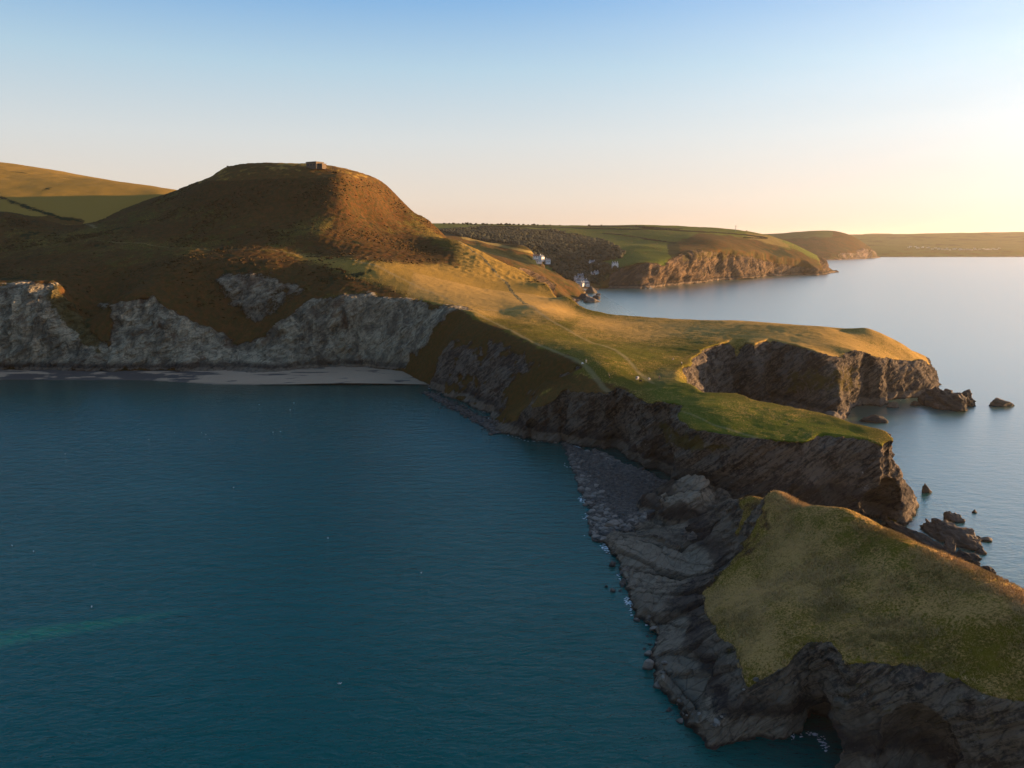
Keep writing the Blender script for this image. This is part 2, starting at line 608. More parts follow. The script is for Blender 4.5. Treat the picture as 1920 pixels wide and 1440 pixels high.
def grid_faces(nx, ny):
    i = np.arange(nx - 1)
    j = np.arange(ny - 1)
    I, J = np.meshgrid(i, j)
    a = (J * nx + I).ravel()
    return np.stack([a, a + 1, a + nx + 1, a + nx], 1)


def bilerp(G, X, Y, x, y):
    x0, y0 = X[0, 0], Y[0, 0]
    dx, dy = X[0, 1] - x0, Y[1, 0] - y0
    ny, nx = G.shape
    fx = np.clip((x - x0) / dx, 0, nx - 1.001)
    fy = np.clip((y - y0) / dy, 0, ny - 1.001)
    ix, iy = fx.astype(int), fy.astype(int)
    fx, fy = fx - ix, fy - iy
    return (G[iy, ix] * (1 - fx) * (1 - fy) + G[iy, ix + 1] * fx * (1 - fy)
            + G[iy + 1, ix] * (1 - fx) * fy + G[iy + 1, ix + 1] * fx * fy)


def remesh_land(land, bbox, voxel, carve=None):
    X, Y, Z, T = grid_solid(land, bbox, voxel)
    ny, nx = X.shape
    Zc = np.maximum(Z, -4.0)
    V = np.stack([X.ravel(), Y.ravel(), Zc.ravel()], 1)
    Vb = V.copy()
    Vb[:, 2] = -6.0
    F = grid_faces(nx, ny)
    n = nx * ny
    Fb = F[:, ::-1] + n
    b = np.arange(nx - 1)
    sides = [np.stack([b + 1, b, b + n, b + 1 + n], 1)]
    tp = (ny - 1) * nx + b
    sides.append(np.stack([tp, tp + 1, tp + 1 + n, tp + n], 1))
    l = np.arange(ny - 1) * nx
    sides.append(np.stack([l, l + nx, l + nx + n, l + n], 1))
    r = l + nx - 1
    sides.append(np.stack([r + nx, r, r + n, r + nx + n], 1))
    me = mesh_from("tmp", np.vstack([V, Vb]), np.vstack([F, Fb] + sides))
    o = bpy.data.objects.new("tmp", me)
    COL.objects.link(o)
    tmp = [o]
    for (c, r3) in (carve or []):
        s = ball(3)
        sv = s[0] * np.array(r3)
        sv = sv * (1 + 0.18 * fbm(s[0] * 1.0, 0.7, 3, 5))[:, None] + np.array(c)
        sm = mesh_from("tmpc", sv, s[1])
        so = bpy.data.objects.new("tmpc", sm)
        COL.objects.link(so)
        tmp.append(so)
        bm_ = o.modifiers.new("b", 'BOOLEAN')
        bm_.operation = 'DIFFERENCE'
        bm_.solver = 'FAST'
        bm_.object = so
    md = o.modifiers.new("r", 'REMESH')
    md.mode = 'VOXEL'
    md.voxel_size = voxel
    dg = bpy.context.evaluated_depsgraph_get()
    ev = o.evaluated_get(dg)
    me2 = ev.to_mesh()
    nv = len(me2.vertices)
    V = np.empty(nv * 3, np.float32)
    me2.vertices.foreach_get('co', V)
    V = V.reshape(-1, 3).astype(np.float64)
    L = np.empty(len(me2.loops), np.int32)
    me2.loops.foreach_get('vertex_index', L)
    F = L.reshape(-1, 4)
    ev.to_mesh_clear()
    for q in tmp:
        d = q.data
        bpy.data.objects.remove(q)
        bpy.data.meshes.remove(d)
    keep = V[F].mean(1)[:, 2] > -2.5
    F = F[keep]
    t = bilerp(T, X, Y, V[:, 0], V[:, 1])
    return V, F, t


def compact(V, F, *arrs):
    used = np.zeros(len(V), bool)
    used[F.ravel()] = True
    idx = np.cumsum(used) - 1
    return (V[used], idx[F]) + tuple(a[used] for a in arrs)


_ball = {}


def ball(sub):
    if sub not in _ball:
        import bmesh
        bm = bmesh.new()
        bmesh.ops.create_icosphere(bm, subdivisions=sub, radius=1.0)
        V = np.array([v.co[:] for v in bm.verts])
        F = np.array([[v.index for v in f.verts] for f in bm.faces])
        bm.free()
        _ball[sub] = (V, F)
    return _ball[sub]


def zone(PX, poly, soft, yr=None, V=None):
    d = sdf_poly(PX[:, 0], PX[:, 1], poly)
    w = np.clip(0.5 + d / (2 * soft), 0, 1)
    if yr is not None:
        w = w * ((V[:, 1] > yr[0]) & (V[:, 1] < yr[1]))
    return w


def pathmask(V, pts, width):
    """pts world xy polyline; width metres"""
    d = seg_dist(V[:, 0], V[:, 1], pts, closed=False)
    d = d + 0.4 * width * fbm(V, 6.0, 2, 77)
    return smooth(width, 0.3 * width, d)


def bedcoord(V, nrm, stretch):
    """coordinates squeezed along the bedding normal"""
    nrm = np.array(nrm, float)
    nrm /= np.linalg.norm(nrm)
    along = V @ nrm
    return V / stretch + np.outer(along * (1 - 1.0 / stretch), nrm)


def rockify(V, F, w, amp, size, seed, bed=(0.60, -0.25, -0.76), ledge=0.5, gully=0.8, iso=0.0, terr=0.0):
    """craggy displacement along normals, weight w"""
    N = vnormals(V, F)
    c = fbm(V, size, 3, seed)
    r = fbm(V, size * 0.55, 3, seed + 9, ridged=True)
    bc = bedcoord(V, bed, 5.0)
    l = fbm(bc, size * 0.16, 3, seed + 20, gain=0.6)
    l = np.sign(l) * np.abs(l) ** 0.7
    gb = fbm(bedcoord(V, bed, 3.0), size * 0.7, 3, seed + 31, gain=0.45)
    gl = fbm(V * (1, 1, 0.35), size * 0.9, 3, seed + 41, ridged=True)
    d = amp * (0.6 * c + 0.35 * r + ledge * l + gully * (gb * 1.3 + 0.7 * gl) - 0.2)
    if iso: d = d + amp * iso * (fbm(V * (1, 1, 0.55), size * 0.33, 4, seed + 51, gain=0.6, ridged=True) - 0.1)
    D = N.copy()
    D[:, 2] *= 0.35
    V = V + D * (d * w)[:, None]
    if terr:
        b = np.array(bed, float); b /= np.linalg.norm(b)
        sc_ = (V @ b) / terr + 0.35 * fbm(V, size * 1.2, 3, seed + 61)
        fl = np.floor(sc_)
        fr_ = sc_ - fl
        dz_ = (fl + smooth(0.30, 0.62, fr_) - sc_) * terr * 0.85
        # blocks along the bed, broken by joints
        jt = fbm(V * (1, 1, 1.6), size * 0.4, 2, seed + 71)
        V = V + b * (dz_ * w * (0.55 + 0.45 * np.sign(jt) * np.abs(jt) ** 0.4))[:, None]
    return V


def crisp_rock(me, F, rock):
    me.polygons.foreach_set('use_smooth', rock[F].mean(1) < 0.5)


def cols(*a):
    n = max(len(x) for x in a if hasattr(x, '__len__'))
    return np.stack([np.broadcast_to(np.asarray(x, float), (n,)) for x in a], 1)

# ================================================================== SEA
R = 30000.0
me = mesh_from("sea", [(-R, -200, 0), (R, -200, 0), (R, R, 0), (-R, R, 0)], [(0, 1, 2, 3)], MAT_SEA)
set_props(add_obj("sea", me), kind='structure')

# ================================================================== HEADLAND, NECK AND HILL (one landform)
coast = [PZ(-700, 698), PZ(-300, 698), PZ(0, 700), PZ(100, 701), PZ(200, 702), PZ(300, 703), PZ(400, 705), PZ(500, 705), PZ(560, 699),
         PZ(630, 694), PZ(700, 696), PZ(760, 703), PZ(800, 722), PZ(850, 748), PZ(885, 766), PZ(912, 774), PZ(926, 796), PZ(940, 808),
         PZ(975, 825), PZ(1045, 830), PZ(1060, 825), PZ(1076, 834), PZ(1128, 845), PZ(1150, 841), PZ(1168, 852), PZ(1215, 880), PZ(1232, 880), PZ(1250, 888),
         PZ(1270, 908), (53, 254), (66, 248), (80, 238), (97, 231), (108, 228), PZ(1640, 990), PZ(1690, 986),
         PZ(1714, 955), (140, 262), (128, 275), (112, 285), (104, 296), (97, 310), (93, 325), (92, 345), (100, 372), (106, 392), (112, 414), (124, 424),
         (131, 416), (137, 409), (143, 411), (147, 424), PZ(1490, 773), PZ(1530, 782), PZ(1560, 790), PZ(1592, 783), (187, 413), (192, 419), PZ(1650, 764), PZ(1665, 752), PZ(1700, 746), PZ(1738, 744),
         PZ(1768, 722), (270, 505), (240, 530), (200, 548), (150, 568), (110, 583), (72, 590), (64, 606), (54, 640), (44, 690), (32, 750),
         (10, 800), (-10, 900), (-60, 1000), (-300, 1200), (-1000, 1300), (-1400, 900), (-1400, 560)]
top = [PZ(-700, 520, 62), PZ(-300, 525, 62), PY(0, 532, 556), PY(60, 530, 552), PY(115, 536, 553), PY(150, 590, 556), PY(185, 590, 556), PY(215, 560, 552), PY(290, 552, 553),
       PY(330, 595, 545), PY(430, 632, 548), PY(480, 628, 550), PY(530, 598, 549), PY(600, 562, 553), PY(690, 555, 552), PY(780, 562, 545),
       PY(840, 572, 525), PY(882, 585, 502), PY(900, 605, 478), PY(960, 620, 449), PY(1010, 650, 402), PY(1078, 674, 366), PY(1092, 692, 352),
       PZ(1040, 716, 25), PZ(985, 765, 15.5), PZ(1010, 772, 14.5), PZ(1060, 747, 22), PY(1110, 737, 330), PY(1165, 742, 315), PY(1215, 765, 291), PZ(1290, 800, 28), PZ(1340, 830, 27), PZ(1420, 845, 27),
       PZ(1490, 842, 27), PZ(1540, 815, 29), PZ(1600, 822, 29), PZ(1650, 836, 28), PZ(1678, 842, 27.5),
       PZ(1650, 808, 29.5), PZ(1580, 790, 30), PZ(1500, 765, 30), PZ(1420, 750, 30), PZ(1380, 736, 30), PZ(1310, 732, 30),
       PZ(1270, 710, 30), PZ(1280, 690, 31), PZ(1300, 670, 31.5), PZ(1322, 652, 33), PZ(1370, 634, 34), PZ(1400, 636, 34), PZ(1420, 646, 34), PZ(1437, 632, 35),
       PZ(1480, 640, 34), PY(1530, 658, 396), PY(1580, 670, 402), PY(1600, 658, 410), PY(1640, 668, 418), PY(1690, 672, 446),
       PY(1725, 672, 458), PY(1742, 682, 468), PY(1735, 668, 480), (235, 500, 26), (225, 512, 30), (190, 530, 33), (140, 550, 34), (100, 562, 35), (70, 568, 37),
       (50, 574, 42), (40, 592, 48), (26, 630, 56), (14, 680, 60), (0, 740, 58), (-15, 810, 56), (-50, 880, 60), (-110, 980, 70), (-350, 1150, 70),
       (-950, 1250, 70), (-1350, 870, 60), (-1350, 600, 60)]
ctrl = [PZ(1000, 575, 45), PY(940, 590, 515), PZ(1100, 640, 34), PZ(1200, 640, 32), PZ(1200, 700, 30), PZ(1300, 620, 34), PZ(1100, 600, 37), PZ(1200, 600, 34),
        PZ(1360, 601, 36), PZ(1420, 604, 36), PZ(1500, 611, 36), PZ(1560, 640, 34), PZ(1640, 640, 31), PZ(1556, 615.5, 37), PZ(1579, 623, 34.5), PZ(1600, 619, 35.5), PZ(1622, 615, 37), PZ(1655, 626, 33.5), PZ(1700, 650, 26),
        PZ(1300, 760, 30), PZ(1400, 790, 29.5), PZ(1500, 810, 29), PZ(1600, 812, 29), PZ(1140, 700, 31),
        PY(700, 530, 575), PY(800, 535, 578), PY(900, 540, 600), PY(700, 500, 596), PY(850, 500, 652), PY(570, 478, 650), PY(400, 470, 645),
        PY(300, 500, 600), PY(430, 580, 566), PY(430, 510, 590), PY(480, 530, 580), PY(100, 470, 675), PY(200, 430, 750), PY(0, 400, 790), PY(0, 470, 702), PY(-300, 400, 800), PY(-300, 480, 700), PY(0, 505, 640), PY(150, 508, 612),
        PY(150, 420, 830), PY(400, 400, 745), PY(500, 400, 735), PY(300, 400, 785), PY(560, 400, 731), PY(625, 400, 731), PY(680, 400, 762), PY(730, 400, 805), PY(740, 440, 752), PY(680, 440, 712), PY(595, 440, 684), PY(500, 440, 690), PY(800, 440, 790), PY(800, 470, 712),
        PY(860, 455, 750), PY(800, 411, 845), PY(775, 398, 850), PY(750, 375, 858), PY(722, 346, 862), PY(700, 334, 865), PY(640, 322, 860), PY(600, 317, 860), PY(520, 311, 860), PY(440, 312, 860), PY(416, 318, 850), PY(480, 310, 862), PY(360, 345, 862),
        PY(400, 330, 850), PY(320, 362, 870), PY(250, 386, 880), PY(520, 320, 795), PY(620, 326, 785), PY(440, 322, 812), PY(560, 323, 787), PY(648, 335, 775), PY(690, 345, 812), PY(640, 365, 752), PY(700, 365, 800),
        PY(895, 470, 730), PY(930, 490, 698), PY(1000, 530, 645), PY(1050, 560, 598), PY(1083, 580, 570), PY(950, 540, 612), PY(1000, 560, 580), PY(900, 510, 648),
        (-172, 950, 135), (-290, 950, 145), (-110, 940, 95), (-50, 850, 68), (-20, 760, 60), (-420, 960, 125), (-560, 950, 85), (-750, 950, 80), (-900, 780, 90), (-1200, 800, 90)]
main_land = Land(coast, top, ctrl, prof=1.5, warp=4.5, wsize=20, seed=3)


def finish_main(V, F, t, nm, mat, voxel, amp, size, isl=False):
    N = vnormals(V, F)
    PX = topx(V)
    steep = smooth(0.80, 0.55, N[:, 2])
    rock = np.clip(smooth(0.74, 0.50, N[:, 2]), 0, 1)
    rock = np.where(V[:, 2] < 1.0, 1.0, rock)
    path = np.zeros(len(V)); brk = np.zeros(len(V)); pale = np.zeros(len(V))
    moss = np.full(len(V), 0.12); lush = np.zeros(len(V)); scrub = np.zeros(len(V)); dry = np.zeros(len(V))
    X, Y, Z = V[:, 0], V[:, 1], V[:, 2]
    # --- big grey cliff above the beach
    cliffD = (Y > 480) & (X < -20) & (Y < 640)
    polyrock = [(-400, 528), (0, 532), (60, 530), (110, 536), (130, 575), (150, 600), (200, 655), (215, 600), (190, 580), (240, 560), (290, 552), (320, 588), (360, 605), (440, 635), (480, 628),
                (530, 600), (600, 565), (690, 553), (780, 562), (880, 582), (850, 600), (800, 640), (775, 668), (762, 700), (500, 703), (300, 700), (100, 697), (-400, 695)]
    bowl = [(390, 512), (440, 510), (500, 515), (560, 535), (575, 545), (530, 565), (500, 580), (470, 602), (440, 590), (410, 560)]
    PXn = PX.copy()
    PXn[:, 0] += 30 * fbm(V, 24, 5, 301, 0.6); PXn[:, 1] += 26 * fbm(V * (1, 1, 0.5), 20, 5, 302, 0.62)
    zr = np.maximum(zone(PXn, polyrock, 7), zone(PXn, bowl, 16) * 0.66)
    rock = np.where(cliffD, zr, rock)
    rock = np.where((X < -50) & (Y > 600), 0, rock)
    pale = np.where(cliffD, zr, pale)
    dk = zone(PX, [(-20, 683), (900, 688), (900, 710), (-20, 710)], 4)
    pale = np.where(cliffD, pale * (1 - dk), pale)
    tongue = zone(PX, [(105, 530), (150, 530), (190, 580), (188, 660), (150, 640), (120, 600), (90, 560)], 10)
    moss = np.where(cliffD, 0.15 + 0.75 * tongue, moss)
    # --- vegetation of hill
    hillz = smooth(-60, -110, X) * (Y > 530)
    brk = np.maximum(brk, hillz * np.clip(0.60 + 0.45 * fbm(V, 55, 3, 401), 0.2, 0.95))
    scrub = np.maximum(scrub, hillz * np.clip(0.12 + 0.6 * fbm(V, 34, 4, 402), 0, 0.5) * (Z < 140))
    grassy = zone(PX, [(560, 480), (700, 492), (860, 500), (870, 450), (900, 470), (1100, 590), (1000, 600), (880, 580), (780, 556), (690, 520)], 14)
    brk = brk * (1 - grassy) + 0.1 * grassy
    dry = np.maximum(dry, grassy * 0.7)
    brk = np.maximum(brk, zone(PX, [(560, 478), (600, 440), (640, 400), (700, 430), (780, 440), (850, 470), (860, 500), (700, 490)], 12) * (Y > 600) * 0.9)
    dry = np.maximum(dry, (Y > 770) * (Z > 148) * 0.9)
    strip = (Y > 520) & (Y < 620) & (X < -60)
    brk = np.maximum(brk, strip * (1 - zr) * 0.75 * (1 - grassy))
    dry = np.maximum(dry, (PX[:, 1] < 470) * (X < -300) * 0.0)
    # dry outcrop along the ridge
    rk = zone(PX, [(570, 478), (590, 455), (640, 400), (655, 345), (665, 350), (655, 400), (620, 440), (600, 475)], 12) * (Y > 600)
    rock = np.maximum(rock, 0.36 * rk)
    pale = np.maximum(pale, rk * 0.7)
    # right rim and headland turf
    head = smooth(100, 150, X) * (Y > 380)
    dry = np.maximum(dry, head * 0.45)
    lush = np.maximum(lush, zone(PX, [(1210, 725), (1270, 715), (1320, 735), (1420, 755), (1600, 800), (1670, 845), (1500, 845), (1330, 820), (1240, 770)], 12) * (Y < 360))
    lush = np.maximum(lush, zone(PX, [(1000, 600), (1300, 640), (1250, 700), (1150, 730), (1080, 690)], 40) * 0.45)
    dry = np.maximum(dry, zone(PX, [(1080, 590), (1400, 600), (1390, 632), (1200, 640), (1080, 620)], 14) * 0.45)
    # seaward slopes of the neck: bracken over slate
    ls = zone(PX, [(800, 640), (870, 605), (950, 620), (1010, 650), (1078, 670), (1092, 692), (1050, 725), (990, 745), (900, 700), (850, 690), (780, 680)], 10) * (Y < 560)
    rock = np.where(ls > 0.5, np.clip(rock * 0.85 + 0.22, 0, 1), rock)
    brk = np.maximum(brk, ls * 0.85)
    red = zone(PX, [(940, 735), (985, 705), (1060, 672), (1085, 680), (1040, 705), (1000, 728), (960, 748)], 5) * (Y < 460)
    rock = rock * (1 - 0.8 * red)
    brk = np.maximum(brk, red)
    spur = zone(PX, [(960, 770), (1010, 740), (1090, 700), (1200, 735), (1100, 745), (1060, 760), (1010, 765), (960, 810), (945, 800)], 6) * (Y < 390)
    rock = rock * (1 - 0.35 * spur)
    brk = np.maximum(brk, spur * 0.8)
    dry = np.maximum(dry, spur * 0.3)
    s2 = zone(PX, [(770, 665), (800, 640), (880, 595), (960, 618), (900, 630), (860, 650), (820, 665)], 6) * (Y < 560) * (Y > 420)
    rock = rock * (1 - 0.4 * s2)
    brk = np.maximum(brk, s2 * 0.8)
    brk = np.maximum(brk, smooth(0.93, 0.78, N[:, 2]) * 0.8 * (X < 60) * (Y > 325))
    # mossy shoulders on the headland cliffs
    moss = np.maximum(moss, zone(PX, [(1470, 690), (1620, 680), (1600, 745), (1470, 740)], 16) * 0.55 * (Y > 370))
    moss = np.maximum(moss, zone(PX, [(1225, 780), (1330, 820), (1420, 850), (1360, 850), (1290, 850), (1240, 830)], 12) * 0.6 * (Y < 340))
    # paths
    for wpts, w in (([PY(858, 450, 745), PY(905, 488, 690), PY(950, 530, 628), PY(985, 572, 545), PZ(1060, 615, 36.5), PZ(1150, 665, 32), PZ(1225, 715, 30)], 1.7),
                    ([PY(660, 505, 612), PY(760, 528, 583), PY(830, 555, 555), PY(885, 582, 510), PY(930, 608, 478), PY(1000, 645, 415), PZ(1090, 685, 32), PZ(1160, 725, 30)], 1.5),
                    ([PY(885, 575, 520), PY(985, 575, 530), PY(1060, 580, 550)], 1.4),
                    ([PZ(1235, 750, 30), PZ(1340, 790, 30), PZ(1420, 815, 29), PZ(1480, 838, 28)], 0.8),
                    ([PY(180, 430, 760), PY(155, 420, 825), PY(150, 412, 850)], 2.4),
                    ([PY(180, 450, 700), PY(400, 470, 645), PY(570, 478, 648), PY(700, 490, 630)], 1.0)):
        path = np.maximum(path, pathmask(V, wpts, w) * (t > 0.95))
    scrub = np.maximum(scrub, pathmask(V, [PY(858, 450, 745), PY(905, 488, 690), PY(950, 530, 628), PY(985, 572, 545)], 2.6) * 0.62 * (t > 0.95))
    path = np.maximum(path, zone(PX, [(1215, 705), (1250, 690), (1272, 700), (1268, 712), (1235, 722)], 8) * 0.45)
    # displacement
    w = smooth(0.25, 0.75, rock)
    W_rock = w * (1 - 0.6 * (hillz * (Y > 600)))
    bl = np.maximum(smooth(602, 660, Y), smooth(-76, -130, X))
    g1 = fbm(V, 3.0, 3, 5) * 0.16 + fbm(V, 14.0, 2, 6) * 0.35
    g2 = fbm(V, 6.0, 4, 5, ridged=True) * 0.9 + fbm(V, 40.0, 2, 6) * 1.8
    V0 = V
    V = rockify(V0, F, W_rock * (1 - bl), amp, size, 11, terr=2.4)
    if bl.max() > 0:
        V = V + (rockify(V0, F, W_rock * bl, 6.5, 24.0, 12, bed=(0.6, -0.3, -0.7), ledge=0.15, gully=0.6, iso=0.6, terr=4.0) - V0)
    V[:, 2] += (g1 * (1 - bl) + g2 * bl) * (1 - w)
    zk = 0.55 * (Z < 14) * (Y < 300) * (X < 110)
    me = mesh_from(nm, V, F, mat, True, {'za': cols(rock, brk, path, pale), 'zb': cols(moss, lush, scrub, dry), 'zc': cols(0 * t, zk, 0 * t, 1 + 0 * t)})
    crisp_rock(me, F, rock)
    return me


def cut(V, F, t, keepfn):
    c = V[F].mean(1)
    F = F[keepfn(c)]
    return compact(V, F, t)


VOX_H, VOX_M = 0.65, 1.25
V, F, t = remesh_land(main_land, (-100, 292, 215, 620), VOX_H,
                      carve=[((116, 236, 7), (9, 10, 9)), ((38, 283, 3), (9, 9, 7)), ((8, 338, 3), (3, 10, 9)), ((24, 325, 3), (3, 9, 8))])
V, F, t = cut(V, F, t, lambda c: (c[:, 0] > -76) & (c[:, 1] < 602) & (c[:, 0] < 289) & (c[:, 1] > 217))
o = add_obj("headland", finish_main(V, F, t, "headland", MAT_HEAD, VOX_H, 2.2, 13.0))
set_props(o, kind='structure')
V, F, t = remesh_land(main_land, (-760, 90, 480, 985), VOX_M)
V, F, t = cut(V, F, t, lambda c: ((c[:, 0] < -75) | (c[:, 1] > 600.5)) & (c[:, 0] > -757) & (c[:, 1] < 982))
o = add_obj("hill", finish_main(V, F, t, "hill", MAT_HILL, VOX_M, 2.2, 13.0))
set_props(o, kind='structure')

# ================================================================== NEAR ISLAND
icoast = [PZ(1125, 1005), PZ(1150, 1050), PZ(1165, 1085), PZ(1180, 1115), PZ(1195, 1162), PZ(1215, 1165), PZ(1228, 1200), PZ(1222, 1250),
          PZ(1235, 1290), PZ(1260, 1322), PZ(1290, 1360), PZ(1335, 1397), PZ(1365, 1385), PZ(1410, 1380), PZ(1470, 1386), PZ(1505, 1366),
          PZ(1545, 1380), PZ(1575, 1440), (62, 111), (75, 104), (90, 98), (105, 100), (112, 110), (111, 128), (103, 145), (96, 160), (88, 175), (82, 190),
          (80, 205), (79, 218), (76, 230), (72, 242), (65, 252), (54, 256), (43, 250), (38, 240), (35, 233)]
itop = [PZ(1140, 1010, 1.6), PZ(1170, 1055, 1.6), PZ(1190, 1100, 2), PZ(1215, 1145, 2.0), PZ(1240, 1180, 2.2), PZ(1248, 1230, 2.2), PZ(1245, 1270, 2.2), PZ(1275, 1310, 2.5),
        PZ(1310, 1345, 3.0), PZ(1350, 1362, 4), PZ(1410, 1340, 7), PZ(1450, 1320, 11), PZ(1495, 1315, 14), PZ(1530, 1275, 17), PZ(1560, 1257, 18.5), PZ(1640, 1243, 20), PZ(1700, 1248, 20),
        PZ(1800, 1275, 21), PZ(1840, 1303, 21.5), PZ(1920, 1315, 22), PZ(2020, 1320, 23), (97, 112, 22), (98, 126, 24), (93, 143, 26), (88, 155, 26),
        (85, 170, 25), (79, 184, 23), (75, 198, 20), (73, 212, 14), (71, 225, 10), (67, 238, 11), (61, 247, 12), (52, 247, 11), (45, 242, 7), (40, 232, 3.5), (36, 227, 2.5)]
ictrl = [PZ(1250, 1000, 4), PZ(1200, 1030, 2.6), PZ(1250, 1100, 3.2), PZ(1330, 1030, 5.5), PZ(1290, 1095, 4.5), PZ(1280, 1180, 3.6), PZ(1285, 1260, 3.5), PZ(1330, 1320, 4), PZ(1400, 1320, 8),
         PZ(1300, 1150, 6), PZ(1320, 1110, 7.5), PZ(1325, 1150, 8.5), PZ(1345, 1200, 9.5), PZ(1385, 1250, 11), PZ(1440, 1303, 12.5), PZ(1385, 1015, 11), PZ(1365, 1060, 9),
         PZ(1450, 1000, 18.5), PZ(1500, 1100, 17), PZ(1420, 1100, 13), PZ(1420, 1200, 14), PZ(1600, 1050, 22.5), PZ(1600, 1150, 19.5), PZ(1520, 1220, 17.5), PZ(1750, 1150, 23.5), PZ(1700, 1200, 21), PZ(1850, 1200, 25), PZ(1920, 1260, 24),
         PY(1365, 936, 222), PY(1400, 933, 208), PY(1440, 928, 193), PY(1530, 950, 182), PY(1590, 956, 175), PY(1640, 995, 162), PY(1700, 1020, 152),
         PY(1760, 1045, 144), PY(1860, 1086, 134), PY(1920, 1126, 124), PY(1990, 1165, 116), (58, 238, 8.2), (63.7, 236, 8.5), (52, 240, 6.0), PZ(1330, 985, 7), PZ(1300, 1000, 5), PZ(1262, 985, 3.8), PY(1470, 936, 189), PY(1490, 944, 187), PY(1380, 938, 216)]
isle = Land(icoast, itop, ictrl, prof=1.7, warp=1.6, wsize=9, seed=31)


def knob(x, y):
    q = xy3(x, y)
    d = np.hypot((x - 55.5) / 1.15, y - 236.5) + 2.0 * fbm(q, 5, 3, 88).reshape(x.shape)
    return 5.5 * smooth(9.0, 5.5, d)


isle.extra = knob
V, F, t = remesh_land(isle, (18, 116, 94, 256), 0.28, carve=[((58, 127, 1.5), (5.0, 9, 5.5)), ((80, 101, 3), (6, 8, 6)), ((66, 113, 9), (7, 6, 7))])
V, F, t = cut(V, F, t, lambda c: (c[:, 1] > 95.5))
N = vnormals(V, F)
PX = topx(V)
grass = [(1388, 932), (1440, 900), (2100, 860), (2300, 1350), (1920, 1318), (1840, 1303), (1800, 1272), (1700, 1247), (1640, 1240), (1560, 1255), (1530, 1275), (1495, 1312), (1460, 1318),
         (1400, 1285), (1385, 1255), (1380, 1220), (1350, 1190), (1322, 1150), (1318, 1110), (1370, 1060), (1395, 1030), (1378, 1000), (1392, 960)]
PXn = PX.copy()
PXn[:, 0] += 9 * fbm(V, 3.5, 4, 311); PXn[:, 1] += 9 * fbm(V, 3.5, 4, 312)
gz = zone(PXn, grass, 5)
steep = smooth(0.72, 0.5, N[:, 2])
rock = np.clip(np.maximum(1 - gz, smooth(0.6, 0.4, N[:, 2])), 0, 1)
rock = np.where(V[:, 2] < 4, 1.0, rock)
rim = (t > 0.97) & (t < 1)
nwn = zone(PX, [(1330, 920), (1440, 925), (1450, 1000), (1390, 1060), (1340, 1030)], 12)
rock = np.maximum(rock, 0.40 * nwn)
w = smooth(0.3, 0.8, rock)
flat = smooth(0.6, 0.9, N[:, 2]) * (V[:, 2] < 9)
dry = np.clip(0.25 + 0.5 * fbm(V, 16, 3, 9), 0, 1)
dry = np.maximum(dry, zone(PX, [(1320, 1110), (1420, 1040), (1450, 1150), (1480, 1280), (1390, 1250)], 25) * 0.45)
lush = zone(PX, [(1440, 930), (1530, 960), (1700, 1040), (1860, 1120), (1700, 1120), (1560, 1060), (1450, 1000)], 20) * 0.35
V2 = rockify(V, F, w * (1 - 0.55 * flat), 1.5, 7.0, 41, ledge=0.5, gully=0.6, terr=1.5)
tuss = fbm(V, 0.9, 2, 61, ridged=True) * 0.13 + fbm(V, 2.6, 3, 62) * 0.30 + fbm(V, 9, 2, 63) * 0.5
V2[:, 2] += tuss * (1 - w)
# tilted, jointed slabs of the tidal platform
def cells(x, y, n, seed, bbox, stretch=1.0, rot=0.0):
    r_ = np.random.default_rng(seed)
    c = r_.uniform([bbox[0], bbox[2]], [bbox[1], bbox[3]], (n, 2))
    ca, sa = math.cos(rot), math.sin(rot)
    def tr(a, b): return (a * ca + b * sa) / stretch, (-a * sa + b * ca)
    cx, cy = tr(c[:, 0], c[:, 1]); px_, py_ = tr(x, y)
    d1 = np.full(x.shape, 1e9); d2 = d1.copy(); idx = np.zeros(x.shape, int)
    for i_ in range(n):
        d_ = np.hypot(px_ - cx[i_], py_ - cy[i_])
        nearer = d_ < d1
        d2 = np.where(nearer, d1, np.minimum(d2, d_))
        idx = np.where(nearer, i_, idx)
        d1 = np.minimum(d1, d_)
    return idx, d2 - d1, x - c[idx, 0], y - c[idx, 1], r_.uniform(-1, 1, (n, 4))[idx]
sel = np.where((V[:, 2] < 13) & (w > 0.2) & (V[:, 0] < 72))[0]
qx = V[sel, 0] + 0.8 * fbm(V[sel], 4, 3, 501); qy = V[sel, 1] + 0.8 * fbm(V[sel], 4, 3, 502)
lowf = smooth(13, 8, V[sel, 2]) * smooth(0.45, 0.75, N[sel, 2])
cellc = np.zeros(len(V)); celld = np.zeros(len(V))
for (n_c, sd, amp_, til, ck, st, ro) in ((48, 5, 1.0, 0.11, 0.6, 2.2, 2.35), (210, 6, 0.30, 0.07, 0.3, 2.6, 2.3)):
    idx, dd_, ox, oy, rv = cells(qx, qy, n_c, sd, (20, 72, 98, 250), st, ro)
    z_ = amp_ * rv[:, 0] + til * (rv[:, 1] * ox + rv[:, 2] * oy)
    crack_ = smooth(ck, 0.05, dd_)
    V2[sel, 2] += (z_ - 0.9 * amp_ * crack_) * lowf * smooth(0.5, 2.0, V[sel, 2])
    cellc[sel] += np.clip(rv[:, 3], 0, 1) * (0.5 if n_c < 100 else 0.4) * (1 - crack_)
    celld[sel] = np.maximum(celld[sel], crack_ * (0.9 if n_c < 100 else 0.65))
    celld[sel] = np.maximum(celld[sel], np.clip(-rv[:, 3], 0, 1) * 0.7 * (n_c < 100))
dark_z = smooth(4.0, 6.0, V[:, 2]) * smooth(12, 9, V[:, 2])
kn = smooth(11, 7, np.hypot(V[:, 0] - 55.5, V[:, 1] - 236.5)) * (V[:, 2] > 5)
celld = np.maximum(celld, np.maximum(dark_z * 0.5, 0.45 * smooth(7, 10, V[:, 2])) * (1 - kn))
cellc = np.maximum(cellc, kn * 0.75)
